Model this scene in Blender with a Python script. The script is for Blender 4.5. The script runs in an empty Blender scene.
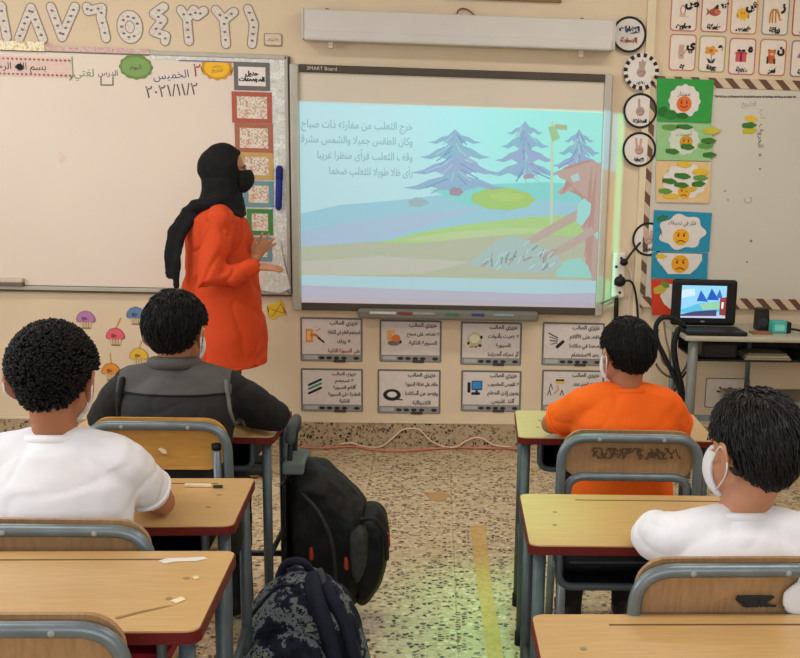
import bpy, bmesh, math, random, unicodedata
from mathutils import Vector, Matrix, noise
from mathutils.bvhtree import BVHTree
random.seed(7)
SC = bpy.context.scene
COL = SC.collection
PI = math.pi
V = Vector

# ------------------------------------------------------------------ camera
CX, CY, CH = 0.7514, -5.9109, 1.5015            # standing height behind the third row
YAW, PIT, ROL = 0.0715958, 0.2081149, 0.0274298
FPX, SHX, SHY = 1100.0, 110.768, 75.419
right = V((math.cos(YAW), -math.sin(YAW), 0))
hor = V((math.sin(YAW), math.cos(YAW), 0))
fwd = hor * math.cos(PIT) + V((0, 0, -math.sin(PIT)))
up = hor * math.sin(PIT) + V((0, 0, math.cos(PIT)))
r2 = right * math.cos(ROL) + up * math.sin(ROL)
u2 = up * math.cos(ROL) - right * math.sin(ROL)
cd = bpy.data.cameras.new('camera')
cam = bpy.data.objects.new('camera', cd)
COL.objects.link(cam)
cam.matrix_world = Matrix(((r2.x, u2.x, -fwd.x, CX), (r2.y, u2.y, -fwd.y, CY), (r2.z, u2.z, -fwd.z, CH), (0, 0, 0, 1)))
cd.sensor_width = 36
cd.lens = FPX * 36 / 800
cd.shift_x = -SHX / 800
cd.shift_y = SHY / 800
cd.clip_start = 0.05
SC.camera = cam

def ray(u, v):
    a = (u - 400 - SHX) / FPX
    b = -(v - 329 - SHY) / FPX
    return fwd + r2 * a + u2 * b
def at(u, v, Y=0.0):
    "room point seen at a pixel of the photograph, on the upright plane y = Y"
    d = ray(u, v)
    return V((CX, CY, CH)) + d * ((Y - CY) / d.y)
def onz(u, v, z):
    d = ray(u, v)
    return V((CX, CY, CH)) + d * ((z - CH) / d.z)
def P(u, v, Y=0.0):
    p = at(u, v, Y)
    return (p.x, p.z)

# ------------------------------------------------------------------ colour helpers
def lin(c):
    c = c / 255.0
    return c / 12.92 if c <= 0.04045 else ((c + 0.055) / 1.055) ** 2.4
def rgb(c, k=1.0):
    return (min(1, lin(c[0]) * k), min(1, lin(c[1]) * k), min(1, lin(c[2]) * k), 1)

# ------------------------------------------------------------------ world, lights, exposure
w = bpy.data.worlds.new('world')
SC.world = w
w.use_nodes = True
w.node_tree.nodes['Background'].inputs[0].default_value = (0.80, 0.90, 1.0, 1)
w.node_tree.nodes['Background'].inputs[1].default_value = 1.0
SC.view_settings.view_transform = 'Standard'
SC.view_settings.look = 'None'
SC.view_settings.gamma = 1
SC.view_settings.use_curve_mapping = False
SC.view_settings.exposure = 0.08
SC.cycles.use_denoising = True
SC.cycles.max_bounces = 6

def area(name, loc, target, sx, sy, energy, col):
    l = bpy.data.lights.new(name, 'AREA')
    l.shape = 'RECTANGLE'; l.size = sx; l.size_y = sy; l.energy = energy; l.color = col
    o = bpy.data.objects.new(name, l)
    COL.objects.link(o)
    o.location = loc
    o.rotation_euler = (V(target) - V(loc)).to_track_quat('-Z', 'Y').to_euler()
    return o
area('window_daylight', (-2.9, -3.6, 1.75), (0.6, -2.6, 0.8), 3.6, 1.4, 52, (0.86, 0.93, 1.0))
for i, (x, y) in enumerate(((-1.2, -1.5), (2.0, -1.5), (-1.2, -4.2), (2.0, -4.2))):
    area('ceiling_lamp_light', (x, y, 2.95), (x, y, 0), 1.2, 0.3, 19, (1.0, 0.98, 0.94))
area('rear_window_daylight', (0.8, -7.8, 1.9), (0.8, -2, 0.8), 4.0, 1.3, 72, (0.78, 0.88, 1.0))

# the projector: a rectangular beam over the board that also spills past its frame on the side of the power strip
PJ = V((0.83, -3.0, 2.25))
l = bpy.data.lights.new('projector_beam', 'SPOT')
l.energy = 340; l.spot_size = math.radians(80); l.spot_blend = 0; l.shadow_soft_size = 0.01
PJL = bpy.data.objects.new('projector_beam', l)
COL.objects.link(PJL)
PJL.location = PJ
PJL.rotation_euler = (PI / 2, 0, 0)
l.use_nodes = True
SGN = 1
def beam(nt):
    N, L = nt.nodes, nt.links
    em = N['Emission']
    tc = N.new('ShaderNodeTexCoord')
    s = N.new('ShaderNodeSeparateXYZ'); L.new(tc.outputs['Normal'], s.inputs[0])
    def m(op, a, b=None):
        n = N.new('ShaderNodeMath'); n.operation = op
        for i, q in enumerate((a, b)):
            if q is None: continue
            if isinstance(q, (int, float)): n.inputs[i].default_value = q
            else: L.new(q, n.inputs[i])
        return n.outputs[0]
    az = m('ABSOLUTE', s.outputs[2])
    D = -PJ.y
    X = m('ADD', m('MULTIPLY', m('DIVIDE', s.outputs[0], az), D * SGN), PJ.x)
    Z = m('ADD', m('MULTIPLY', m('DIVIDE', s.outputs[1], az), D * SGN), PJ.z)
    x0, x1, z0, z1 = P(298, 200)[0], P(621, 200)[0], P(450, 303)[1], P(450, 108)[1]
    mask = m('MULTIPLY', m('MULTIPLY', m('GREATER_THAN', X, x0), m('LESS_THAN', X, x1)), m('MULTIPLY', m('GREATER_THAN', Z, z0), m('LESS_THAN', Z, z1)))
    L.new(mask, em.inputs['Strength'])
    edge = m('GREATER_THAN', X, P(614.5, 200)[0])
    low = m('LESS_THAN', Z, P(612, 280)[1])
    edge = m('MAXIMUM', edge, low)
    hi = m('MULTIPLY', m('GREATER_THAN', Z, P(612, 172)[1]), m('GREATER_THAN', X, P(604, 172)[0]))
    tan = m('MULTIPLY', m('LESS_THAN', Z, P(612, 172)[1]), m('GREATER_THAN', X, P(604, 172)[0]))
    def mix(f, a, b):
        n = N.new('ShaderNodeMix'); n.data_type = 'RGBA'
        L.new(f, n.inputs[0])
        for i, q in ((6, a), (7, b)):
            if isinstance(q, tuple): n.inputs[i].default_value = q
            else: L.new(q, n.inputs[i])
        return n.outputs[2]
    c = mix(tan, (0.25, 0.85, 0.85, 1), (0.30, 0.20, 0.11, 1))
    c = mix(hi, c, (0.08, 0.55, 1.0, 1))
    c = mix(edge, c, (0.10, 0.85, 0.52, 1))
    L.new(c, em.inputs['Color'])
beam(l.node_tree)
# added overhead lamp that lays a green patch of light on the aisle
g = bpy.data.lights.new('aisle_green_light', 'AREA')
g.shape = 'RECTANGLE'; g.size = .42; g.size_y = 1.7; g.energy = 1.7; g.spread = math.radians(14); g.color = (0.28, 1.0, 0.46)
go = bpy.data.objects.new('aisle_green_light', g)
COL.objects.link(go)
go.location = (0.93, -2.75, 2.9)

# ------------------------------------------------------------------ materials
def mat(name, c, rough=0.6, var=0.12, scale=8.0, metal=0.0, bump=0.0, bscale=60.0, spec=0.3, stretch=None, emit=0.0, ecol=None):
    m = bpy.data.materials.new(name)
    m.use_nodes = True
    N, L = m.node_tree.nodes, m.node_tree.links
    b = N['Principled BSDF']
    b.inputs['Roughness'].default_value = rough
    b.inputs['Metallic'].default_value = metal
    b.inputs['Specular IOR Level'].default_value = spec
    tc = N.new('ShaderNodeTexCoord')
    src = tc.outputs['Object']
    if stretch:
        mp = N.new('ShaderNodeMapping'); mp.inputs['Scale'].default_value = stretch
        L.new(src, mp.inputs[0]); src = mp.outputs[0]
    n = N.new('ShaderNodeTexNoise'); n.inputs['Scale'].default_value = scale; n.inputs['Detail'].default_value = 4
    L.new(src, n.inputs['Vector'])
    r = N.new('ShaderNodeValToRGB')
    r.color_ramp.elements[0].position = 0.3; r.color_ramp.elements[1].position = 0.7
    r.color_ramp.elements[0].color = rgb(c, 1 - var); r.color_ramp.elements[1].color = rgb(c, 1 + var)
    L.new(n.outputs[0], r.inputs[0]); L.new(r.outputs[0], b.inputs['Base Color'])
    if bump:
        n2 = N.new('ShaderNodeTexNoise'); n2.inputs['Scale'].default_value = bscale; n2.inputs['Detail'].default_value = 3
        L.new(tc.outputs['Object'], n2.inputs['Vector'])
        bp = N.new('ShaderNodeBump'); bp.inputs['Strength'].default_value = bump; bp.inputs['Distance'].default_value = 0.01
        L.new(n2.outputs[0], bp.inputs['Height']); L.new(bp.outputs[0], b.inputs['Normal'])
    if emit:
        b.inputs['Emission Color'].default_value = rgb(ecol or c); b.inputs['Emission Strength'].default_value = emit
    return m

def terrazzo(name, base, chips, scale, rough, grout=0.0):
    m = bpy.data.materials.new(name); m.use_nodes = True
    N, L = m.node_tree.nodes, m.node_tree.links
    b = N['Principled BSDF']; b.inputs['Roughness'].default_value = rough; b.inputs['Specular IOR Level'].default_value = 0.4
    tc = N.new('ShaderNodeTexCoord')
    nz = N.new('ShaderNodeTexNoise'); nz.inputs['Scale'].default_value = scale * 0.8
    L.new(tc.outputs['Object'], nz.inputs['Vector'])
    ad = N.new('ShaderNodeMixRGB'); ad.blend_type = 'ADD'; ad.inputs[0].default_value = 0.02
    L.new(tc.outputs['Object'], ad.inputs[1]); L.new(nz.outputs['Color'], ad.inputs[2])
    vo = N.new('ShaderNodeTexVoronoi'); vo.inputs['Scale'].default_value = scale
    L.new(ad.outputs[0], vo.inputs['Vector'])
    rp = N.new('ShaderNodeValToRGB'); rp.color_ramp.interpolation = 'CONSTANT'
    sp = N.new('ShaderNodeSeparateColor'); L.new(vo.outputs['Color'], sp.inputs[0])
    L.new(sp.outputs[0], rp.inputs[0])
    cr = rp.color_ramp
    while len(cr.elements) < len(chips): cr.elements.new(0.5)
    for e, (p, c) in zip(cr.elements, chips):
        e.position = p; e.color = rgb(c)
    ve = N.new('ShaderNodeTexVoronoi'); ve.feature = 'DISTANCE_TO_EDGE'; ve.inputs['Scale'].default_value = scale
    L.new(ad.outputs[0], ve.inputs['Vector'])
    lt = N.new('ShaderNodeMath'); lt.operation = 'LESS_THAN'; lt.inputs[1].default_value = 0.13
    L.new(ve.outputs['Distance'], lt.inputs[0])
    mx = N.new('ShaderNodeMixRGB'); L.new(lt.outputs[0], mx.inputs[0]); L.new(rp.outputs[0], mx.inputs[1]); mx.inputs[2].default_value = rgb(base)
    out = mx.outputs[0]
    if grout:
        br = N.new('ShaderNodeTexBrick'); br.offset = 0; br.inputs['Scale'].default_value = 1.0
        br.inputs['Brick Width'].default_value = 0.4; br.inputs['Row Height'].default_value = 0.4
        br.inputs['Mortar Size'].default_value = 0.003; br.inputs['Mortar Smooth'].default_value = 0.3
        mp = N.new('ShaderNodeMapping'); mp.inputs['Location'].default_value = (0.06, 0.19, 0)
        L.new(tc.outputs['Object'], mp.inputs[0]); L.new(mp.outputs[0], br.inputs['Vector'])
        gm = N.new('ShaderNodeMixRGB'); 
        ml = N.new('ShaderNodeMath'); ml.operation = 'MULTIPLY'; ml.inputs[1].default_value = grout
        L.new(br.outputs['Fac'], ml.inputs[0]); L.new(ml.outputs[0], gm.inputs[0])
        L.new(out, gm.inputs[1]); gm.inputs[2].default_value = rgb((95, 75, 55)); out = gm.outputs[0]
    L.new(out, b.inputs['Base Color'])
    return m

def pattern(name, cols, scale, rough=0.8, kind='voronoi'):
    "printed or woven pattern with hard patches of several colours"
    m = bpy.data.materials.new(name); m.use_nodes = True
    N, L = m.node_tree.nodes, m.node_tree.links
    b = N['Principled BSDF']; b.inputs['Roughness'].default_value = rough; b.inputs['Specular IOR Level'].default_value = 0.2
    tc = N.new('ShaderNodeTexCoord')
    rp = N.new('ShaderNodeValToRGB'); rp.color_ramp.interpolation = 'CONSTANT'
    if kind == 'voronoi':
        t = N.new('ShaderNodeTexVoronoi'); t.inputs['Scale'].default_value = scale
        L.new(tc.outputs['Object'], t.inputs['Vector'])
        sp = N.new('ShaderNodeSeparateColor'); L.new(t.outputs['Color'], sp.inputs[0]); L.new(sp.outputs[0], rp.inputs[0])
    else:
        t = N.new('ShaderNodeTexNoise'); t.inputs['Scale'].default_value = scale; t.inputs['Detail'].default_value = 6
        t.inputs['Roughness'].default_value = 0.65
        L.new(tc.outputs['Object'], t.inputs['Vector']); L.new(t.outputs[0], rp.inputs[0])
    cr = rp.color_ramp
    while len(cr.elements) < len(cols): cr.elements.new(0.5)
    for e, (p, c) in zip(cr.elements, cols):
        e.position = p; e.color = rgb(c)
    L.new(rp.outputs[0], b.inputs['Base Color'])
    return m

def stripes(name, c1, c2, sx, sz, scale):
    m = bpy.data.materials.new(name); m.use_nodes = True
    N, L = m.node_tree.nodes, m.node_tree.links
    b = N['Principled BSDF']; b.inputs['Roughness'].default_value = 0.6
    tc = N.new('ShaderNodeTexCoord'); mp = N.new('ShaderNodeMapping'); mp.inputs['Scale'].default_value = (sx, 0.0, sz)
    L.new(tc.outputs['Object'], mp.inputs[0])
    wv = N.new('ShaderNodeTexWave'); wv.wave_type = 'BANDS'; wv.bands_direction = 'DIAGONAL'; wv.inputs['Scale'].default_value = scale
    L.new(mp.outputs[0], wv.inputs['Vector'])
    rp = N.new('ShaderNodeValToRGB'); rp.color_ramp.interpolation = 'CONSTANT'
    cr = rp.color_ramp
    cr.elements[0].color = rgb(c1); cr.elements[1].position = 0.45; cr.elements[1].color = rgb(c2)
    L.new(wv.outputs['Fac'], rp.inputs[0]); L.new(rp.outputs[0], b.inputs['Base Color'])
    return m

_flat = {}
def fm(*c):
    "plain paint, paper or ink of one colour"
    if c not in _flat:
        _flat[c] = mat('paint_%d_%d_%d' % c, c, rough=0.65, var=0.05, scale=30)
    return _flat[c]
_glow = {}
def gl(*c):
    "one glowing colour standing in for projected light on the board"
    if c not in _glow:
        m = mat('lit_%d_%d_%d' % c, tuple(int(x * 0.30) for x in c), rough=0.5, var=0.05, scale=25, emit=SLIDE, ecol=c)
        _glow[c] = m
    return _glow[c]
SLIDE = 0.62

M = dict(
    wall=mat('wall_paint', (220, 199, 169), 0.8, 0.04, 3),
    ceil=mat('ceiling_paint', (225, 220, 210), 0.9, 0.03, 3),
    trimw=mat('cream_trim', (222, 205, 172), 0.6, 0.04, 6),
    board=mat('whiteboard_enamel', (226, 210, 194), 0.35, 0.03, 1.5, spec=0.35),
    board_r=mat('grey_whiteboard_enamel', (206, 200, 186), 0.4, 0.03, 1.5, spec=0.3),
    screen=mat('board_surface', (214, 202, 184), 0.5, 0.03, 2),
    alu=mat('grey_aluminium', (176, 170, 156), 0.42, 0.06, 12, metal=0.25),
    dark_alu=mat('dark_grey_bar', (74, 64, 52), 0.5, 0.08, 12),
    tray=mat('grey_tray_plastic', (112, 108, 98), 0.5, 0.08, 14),
    case=mat('white_metal_case', (205, 200, 192), 0.5, 0.03, 6),
    steel=mat('blue_grey_painted_tube', (112, 122, 126), 0.36, 0.10, 25, metal=0.35, spec=0.5),
    darksteel=mat('dark_grey_steel', (82, 92, 96), 0.45, 0.12, 25, metal=0.3),
    wood=mat('yellow_laminate', (200, 160, 104), 0.30, 0.08, 5, stretch=(3, 26, 3), spec=0.45),
    ply=mat('brown_plywood', (166, 128, 88), 0.42, 0.14, 6, stretch=(24, 3, 4), spec=0.35),
    plyv=mat('plywood_edge', (196, 150, 96), 0.5, 0.12, 30),
    edge=pattern('worn_dark_red_edge', [(0, (96, 26, 22)), (0.62, (110, 40, 30)), (0.70, (206, 170, 130))], 90, 0.5, 'noise'),
    shelf=mat('black_metal_tray', (24, 25, 27), 0.5, 0.1, 10),
    rubber=mat('black_rubber', (18, 18, 18), 0.7, 0.1, 10),
    black=mat('black_plastic', (20, 20, 22), 0.4, 0.15, 20),
    cable=mat('black_cable', (22, 20, 20), 0.5, 0.1, 20),
    skin=mat('tan_skin', (168, 112, 82), 0.55, 0.08, 14, bump=0.05, bscale=150),
    skin2=mat('light_brown_skin', (186, 130, 98), 0.55, 0.08, 14, bump=0.05, bscale=150),
    hair=mat('black_hair', (13, 11, 11), 0.5, 0.3, 60, spec=0.22, bump=0.3, bscale=160),
    hairb=mat('dark_brown_hair', (20, 17, 16), 0.44, 0.3, 60, spec=0.35, bump=0.3, bscale=140),
    white_shirt=mat('white_cotton', (236, 234, 238), 0.85, 0.03, 8, bump=0.25, bscale=14),
    orange_shirt=mat('orange_cotton', (240, 100, 18), 0.85, 0.05, 8, bump=0.25, bscale=14),
    tunic=mat('red_orange_tunic', (204, 68, 24), 0.8, 0.05, 6, bump=0.25, bscale=12),
    jacket=mat('dark_grey_jacket', (84, 81, 78), 0.75, 0.10, 9, bump=0.3, bscale=16),
    jacketdark=mat('charcoal_jacket_panel', (42, 41, 41), 0.75, 0.12, 9, bump=0.3, bscale=16),
    jacketblack=mat('black_jacket_sleeve', (20, 20, 22), 0.7, 0.15, 9, bump=0.3, bscale=16),
    piping=mat('grey_piping', (112, 110, 106), 0.7, 0.05, 20),
    trouser=mat('black_trousers', (26, 27, 31), 0.85, 0.12, 12, bump=0.3, bscale=30),
    jeans=mat('grey_blue_jeans', (92, 98, 108), 0.85, 0.12, 22, bump=0.3, bscale=40),
    shoe=mat('dark_shoe', (30, 28, 28), 0.6, 0.15, 20),
    hijab=mat('black_scarf_cloth', (13, 13, 14), 0.85, 0.2, 10, bump=0.35, bscale=22),
    maskw=mat('white_mask_cloth', (226, 224, 224), 0.85, 0.03, 20, bump=0.2, bscale=60),
    maskb=mat('black_mask_cloth', (16, 15, 16), 0.8, 0.1, 20),
    eyewhite=mat('eye_white', (225, 220, 214), 0.3, 0.02, 10),
    eyedark=mat('eye_iris', (38, 24, 16), 0.2, 0.05, 10),
    bag=mat('black_nylon', (12, 12, 13), 0.6, 0.2, 14, bump=0.35, bscale=30),
    bagnet=mat('grey_pocket_net', (50, 50, 48), 0.7, 0.3, 60),
    camo=pattern('printed_navy_fabric', [(0, (14, 16, 26)), (0.44, (26, 30, 48)), (0.51, (112, 118, 120)), (0.57, (16, 18, 30)), (0.60, (134, 140, 128)), (0.635, (84, 100, 60)), (0.655, (18, 22, 38))], 11, 0.75, 'noise'),
    navy=mat('navy_strap', (22, 26, 46), 0.7, 0.15, 20, bump=0.2, bscale=60),
    foil=pattern('marbled_silver_foil', [(0, (196, 194, 186)), (0.40, (216, 216, 208)), (0.50, (200, 200, 194)), (0.54, (232, 234, 226)), (0.62, (206, 208, 202))], 26, 0.35, 'noise'),
    goldfoil=pattern('pale_gold_garland', [(0, (226, 208, 160)), (0.45, (244, 236, 206)), (0.55, (206, 186, 140))], 34, 0.4, 'noise'),
    pinkfoil=pattern('pink_border_strip', [(0, (204, 168, 160)), (0.5, (214, 186, 176)), (0.6, (186, 140, 136))], 30, 0.5, 'noise'),
    confetti=pattern('speckled_name_card', [(0, (228, 216, 198)), (0.60, (214, 160, 136)), (0.74, (160, 172, 156)), (0.84, (216, 200, 180)), (0.93, (190, 140, 136))], 150, 0.7),
    dots=pattern('dotted_sticker_paper', [(0, (220, 210, 198)), (0.62, (206, 190, 182)), (0.72, (214, 204, 192))], 120, 0.6),
    stripe_h=stripes('brown_striped_border', (98, 66, 46), (206, 184, 154), 1.0, 1.0, 7.0),
    stripe_v=stripes('brown_striped_border_upright', (98, 70, 50), (196, 176, 146), 1.0, 1.0, 5.2),
    floor=terrazzo('terrazzo_floor', (196, 174, 138), [(0, (206, 184, 148)), (0.30, (182, 158, 122)), (0.48, (128, 100, 74)), (0.66, (220, 202, 170)), (0.80, (86, 66, 50)), (0.92, (58, 46, 38))], 50, 0.28, 0.35),
    base=terrazzo('terrazzo_skirting', (172, 150, 118), [(0, (184, 162, 130)), (0.4, (132, 104, 78)), (0.62, (70, 52, 42)), (0.78, (186, 160, 128)), (0.9, (52, 40, 34))], 62, 0.35),
    tape=pattern('worn_yellow_tape', [(0, (194, 158, 96)), (0.5, (204, 168, 104)), (0.60, (190, 166, 128))], 30, 0.5, 'noise'),
)

# ------------------------------------------------------------------ object helpers
def tag(o, label=None, cat=None, group=None, kind=None):
    if label: o['label'] = label
    if cat: o['category'] = cat
    if group: o['group'] = group
    if kind: o['kind'] = kind
    return o
def empty(name, loc, label=None, cat=None, group=None, rz=0.0):
    o = bpy.data.objects.new(name, None)
    o.empty_display_size = 0.1
    COL.objects.link(o)
    o.location = loc; o.rotation_euler = (0, 0, rz)
    return tag(o, label, cat, group)
def wm(o):
    m = o.matrix_basis.copy()
    return wm(o.parent) @ m if o.parent else m
def link(name, me, mats, parent=None, smooth=False):
    "link mesh data given in room coordinates; the origin becomes the base of the thing, or its parent's"
    if not isinstance(mats, (list, tuple)): mats = [mats]
    if not len(me.materials):
        for m in mats: me.materials.append(m)
    o = bpy.data.objects.new(name, me)
    COL.objects.link(o)
    if parent:
        o.parent = parent
        me.transform(wm(parent).inverted())
    else:
        xs = [v.co for v in me.vertices]
        c = V(((min(p.x for p in xs) + max(p.x for p in xs)) / 2, (min(p.y for p in xs) + max(p.y for p in xs)) / 2, min(p.z for p in xs)))
        me.transform(Matrix.Translation(-c))
        o.location = c
    if smooth:
        me.polygons.foreach_set('use_smooth', [True] * len(me.polygons))
    me.update()
    return o
def done(bm, name, mats, parent=None, smooth=False):
    bmesh.ops.recalc_face_normals(bm, faces=bm.faces[:])
    me = bpy.data.meshes.new(name)
    bm.to_mesh(me); bm.free()
    return link(name, me, mats, parent, smooth)
def copy_tree(o, parent=None):
    c = o.copy(); COL.objects.link(c)
    c.parent = parent
    for ch in o.children: copy_tree(ch, c)
    return c

def box(bm, x0, x1, y0, y1, z0, z1, bev=0.0, seg=2, mi=0):
    r = bmesh.ops.create_cube(bm, size=1)
    vs = r['verts']
    for v in vs:
        v.co = V((x0 + (v.co.x + .5) * (x1 - x0), y0 + (v.co.y + .5) * (y1 - y0), z0 + (v.co.z + .5) * (z1 - z0)))
    fs = set(f for v in vs for f in v.link_faces)
    for f in fs: f.material_index = mi
    if bev:
        es = list(set(e for v in vs for e in v.link_edges))
        bmesh.ops.bevel(bm, geom=es, offset=bev, segments=seg, profile=0.5, affect='EDGES')
def boxo(name, x0, x1, y0, y1, z0, z1, m, parent=None, bev=0.0):
    bm = bmesh.new(); box(bm, x0, x1, y0, y1, z0, z1, bev)
    return done(bm, name, m, parent)
def limb(bm, pts, rad, side=None, flat=1.0, seg=12, cap=True, mi=0):
    "tapered round limb, tube or cord through points"
    pts = [V(p) for p in pts]
    if not isinstance(rad, (list, tuple)): rad = [rad] * len(pts)
    T = []
    for i in range(len(pts)):
        a = pts[max(0, i - 1)]; b = pts[min(len(pts) - 1, i + 1)]
        T.append((b - a).normalized())
    P0, R0, T0 = [], [], []
    if cap:
        for k, q in ((0.95, 0.30), (0.66, 0.75)):
            P0.append(pts[0] - T[0] * rad[0] * k); R0.append(rad[0] * q); T0.append(T[0])
    P0 += pts; R0 += list(rad); T0 += T
    if cap:
        for k, q in ((0.66, 0.75), (0.95, 0.30)):
            P0.append(pts[-1] + T[-1] * rad[-1] * k); R0.append(rad[-1] * q); T0.append(T[-1])
    u = V(side) if side is not None else (V((0, 0, 1)) if abs(T0[0].z) < 0.9 else V((1, 0, 0)))
    rings = []
    for p, r, t in zip(P0, R0, T0):
        u = (u - t * u.dot(t))
        if u.length < 1e-6: u = t.orthogonal()
        u.normalize()
        v = t.cross(u)
        rings.append([bm.verts.new(p + u * (r * math.cos(2 * PI * k / seg)) + v * (r * flat * math.sin(2 * PI * k / seg))) for k in range(seg)])
    for a, b in zip(rings, rings[1:]):
        for k in range(seg):
            f = bm.faces.new((a[k], a[(k + 1) % seg], b[(k + 1) % seg], b[k])); f.material_index = mi
    f = bm.faces.new(rings[0][::-1]); f.material_index = mi
    f = bm.faces.new(rings[-1]); f.material_index = mi
def tubeo(name, pts, r, m, parent=None, seg=10, cap=False):
    bm = bmesh.new(); limb(bm, pts, r, seg=seg, cap=cap)
    return done(bm, name, m, parent, True)
def curve_pts(pts, n=8):
    "Catmull-Rom smoothing"
    pts = [V(p) for p in pts]
    q = [pts[0] * 2 - pts[1]] + pts + [pts[-1] * 2 - pts[-2]]
    out = []
    for i in range(1, len(q) - 2):
        for k in range(n):
            t = k / n
            a, b, c, d = q[i - 1], q[i], q[i + 1], q[i + 2]
            out.append(0.5 * ((2 * b) + (c - a) * t + (2 * a - 5 * b + 4 * c - d) * t * t + (3 * b - a - 3 * c + d) * t ** 3))
    out.append(pts[-1])
    return out
def round_path(pts, r, n=6):
    "polyline with its corners rounded"
    pts = [V(p) for p in pts]
    out = [pts[0]]
    for i in range(1, len(pts) - 1):
        a = (pts[i - 1] - pts[i]).normalized(); b = (pts[i + 1] - pts[i]).normalized()
        p0, p2 = pts[i] + a * r, pts[i] + b * r
        for k in range(n + 1):
            t = k / n
            out.append(p0 * (1 - t) ** 2 + pts[i] * 2 * t * (1 - t) + p2 * t * t)
    out.append(pts[-1])
    return out
def loft(bm, rings, seg=24, yaw=0.0, power=2.0, mi=0):
    "closed body through level rings (x, y, z, half width, half depth)"
    R = []
    c, s = math.cos(yaw), math.sin(yaw)
    for (x, y, z, a, b) in rings:
        ring = []
        for k in range(seg):
            t = 2 * PI * k / seg
            ct, st = math.cos(t), math.sin(t)
            px = a * math.copysign(abs(ct) ** (2 / power), ct); py = b * math.copysign(abs(st) ** (2 / power), st)
            ring.append(bm.verts.new((x + px * c - py * s, y + px * s + py * c, z)))
        R.append(ring)
    for a, b in zip(R, R[1:]):
        for k in range(seg):
            bm.faces.new((a[k], a[(k + 1) % seg], b[(k + 1) % seg], b[k]))
    bm.faces.new(R[0][::-1]); bm.faces.new(R[-1])
def ball(bm, c, rx, ry, rz, rot=None, seg=20):
    r = bmesh.ops.create_uvsphere(bm, u_segments=seg, v_segments=seg // 2 + 2, radius=1)
    for v in r['verts']:
        p = V((v.co.x * rx, v.co.y * ry, v.co.z * rz))
        if rot: p = rot @ p
        v.co = p + V(c)
    return r['verts']
def fuse(bm, voxel, smooth=4, fac=0.5):
    "grow one continuous surface over overlapping closed shapes"
    bmesh.ops.recalc_face_normals(bm, faces=bm.faces[:])
    me = bpy.data.meshes.new('fuse'); bm.to_mesh(me); bm.free()
    o = bpy.data.objects.new('fuse', me); COL.objects.link(o)
    m = o.modifiers.new('r', 'REMESH'); m.mode = 'VOXEL'; m.voxel_size = voxel
    if smooth:
        s = o.modifiers.new('s', 'SMOOTH'); s.factor = fac; s.iterations = smooth
    bpy.context.view_layer.update()
    ev = o.evaluated_get(bpy.context.evaluated_depsgraph_get())
    res = bpy.data.meshes.new_from_object(ev)
    bpy.data.objects.remove(o); bpy.data.meshes.remove(me)
    res.materials.clear()
    return res
def rumple(me, amp, freq, seed=0.0, amp2=0.0, freq2=30.0, crease=0.0, fc=V((9, 9, 5))):
    "push vertices along their normals by smooth noise: folds of cloth, curls"
    off = V((seed, seed * 1.7, seed * 0.3))
    ns = [v.normal.copy() for v in me.vertices]
    for v, n in zip(me.vertices, ns):
        d = amp * noise.noise(v.co * freq + off)
        if amp2: d += amp2 * noise.noise(v.co * freq2 + off)
        if crease:
            p = V((v.co.x * fc.x + v.co.z * 3, v.co.y * fc.y, v.co.z * fc.z - v.co.x * 4)) + off
            p += noise.noise_vector(v.co * 6) * .5
            d -= crease * (1 - min(1, abs(noise.noise(p)) * 3.2)) ** 2
        v.co += n * d
    me.update()

# flat things on the wall: polygons in (x, z), back at y = Y, front at Y - th
def prism(bm, poly, Y, th, mi=0):
    n = len(poly)
    a = [bm.verts.new((x, Y - th, z)) for x, z in poly]
    b = [bm.verts.new((x, Y, z)) for x, z in poly]
    f = [bm.faces.new(a), bm.faces.new(b[::-1])]
    for i in range(n):
        f.append(bm.faces.new((a[i], b[i], b[(i + 1) % n], a[(i + 1) % n])))
    for q in f: q.material_index = mi
    if n > 4: bmesh.ops.triangulate(bm, faces=f[:2])
def shapes(name, lst, Y, th, parent=None, step=0.0003):
    "one mesh of several coloured pieces: lst of (poly, material)"
    bm = bmesh.new(); ms = []
    for i, (poly, m) in enumerate(lst):
        if m not in ms: ms.append(m)
        prism(bm, poly, Y, th + i * step, ms.index(m))
    return done(bm, name, ms, parent)
def rpoly(x0, x1, z0, z1, r=0.0, n=5):
    if not r: return [(x0, z0), (x1, z0), (x1, z1), (x0, z1)]
    out = []
    for cx, cz, a in ((x1 - r, z0 + r, -90), (x1 - r, z1 - r, 0), (x0 + r, z1 - r, 90), (x0 + r, z0 + r, 180)):
        for k in range(n + 1):
            t = math.radians(a + 90 * k / n)
            out.append((cx + r * math.cos(t), cz + r * math.sin(t)))
    return out
def epoly(x, z, rx, rz, n=28, wob=0.0, lobes=0):
    return [(x + rx * (1 + wob * math.cos(lobes * t)) * math.cos(t), z + rz * (1 + wob * math.cos(lobes * t)) * math.sin(t)) for t in [2 * PI * k / n for k in range(n)]]
def pp(pts, Y=0.0):
    "polygon given by photograph pixels, taken onto the plane y = Y"
    return [P(u, v, Y) for u, v in pts]
def bpx(u, v, wpx, hpx, Y=0.0):
    "box x0,x1,z0,z1 from a pixel centre and size"
    a = at(u - wpx / 2, v, Y); b = at(u + wpx / 2, v, Y); c = at(u, v + hpx / 2, Y); d = at(u, v - hpx / 2, Y)
    return a.x, b.x, c.z, d.z
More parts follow.
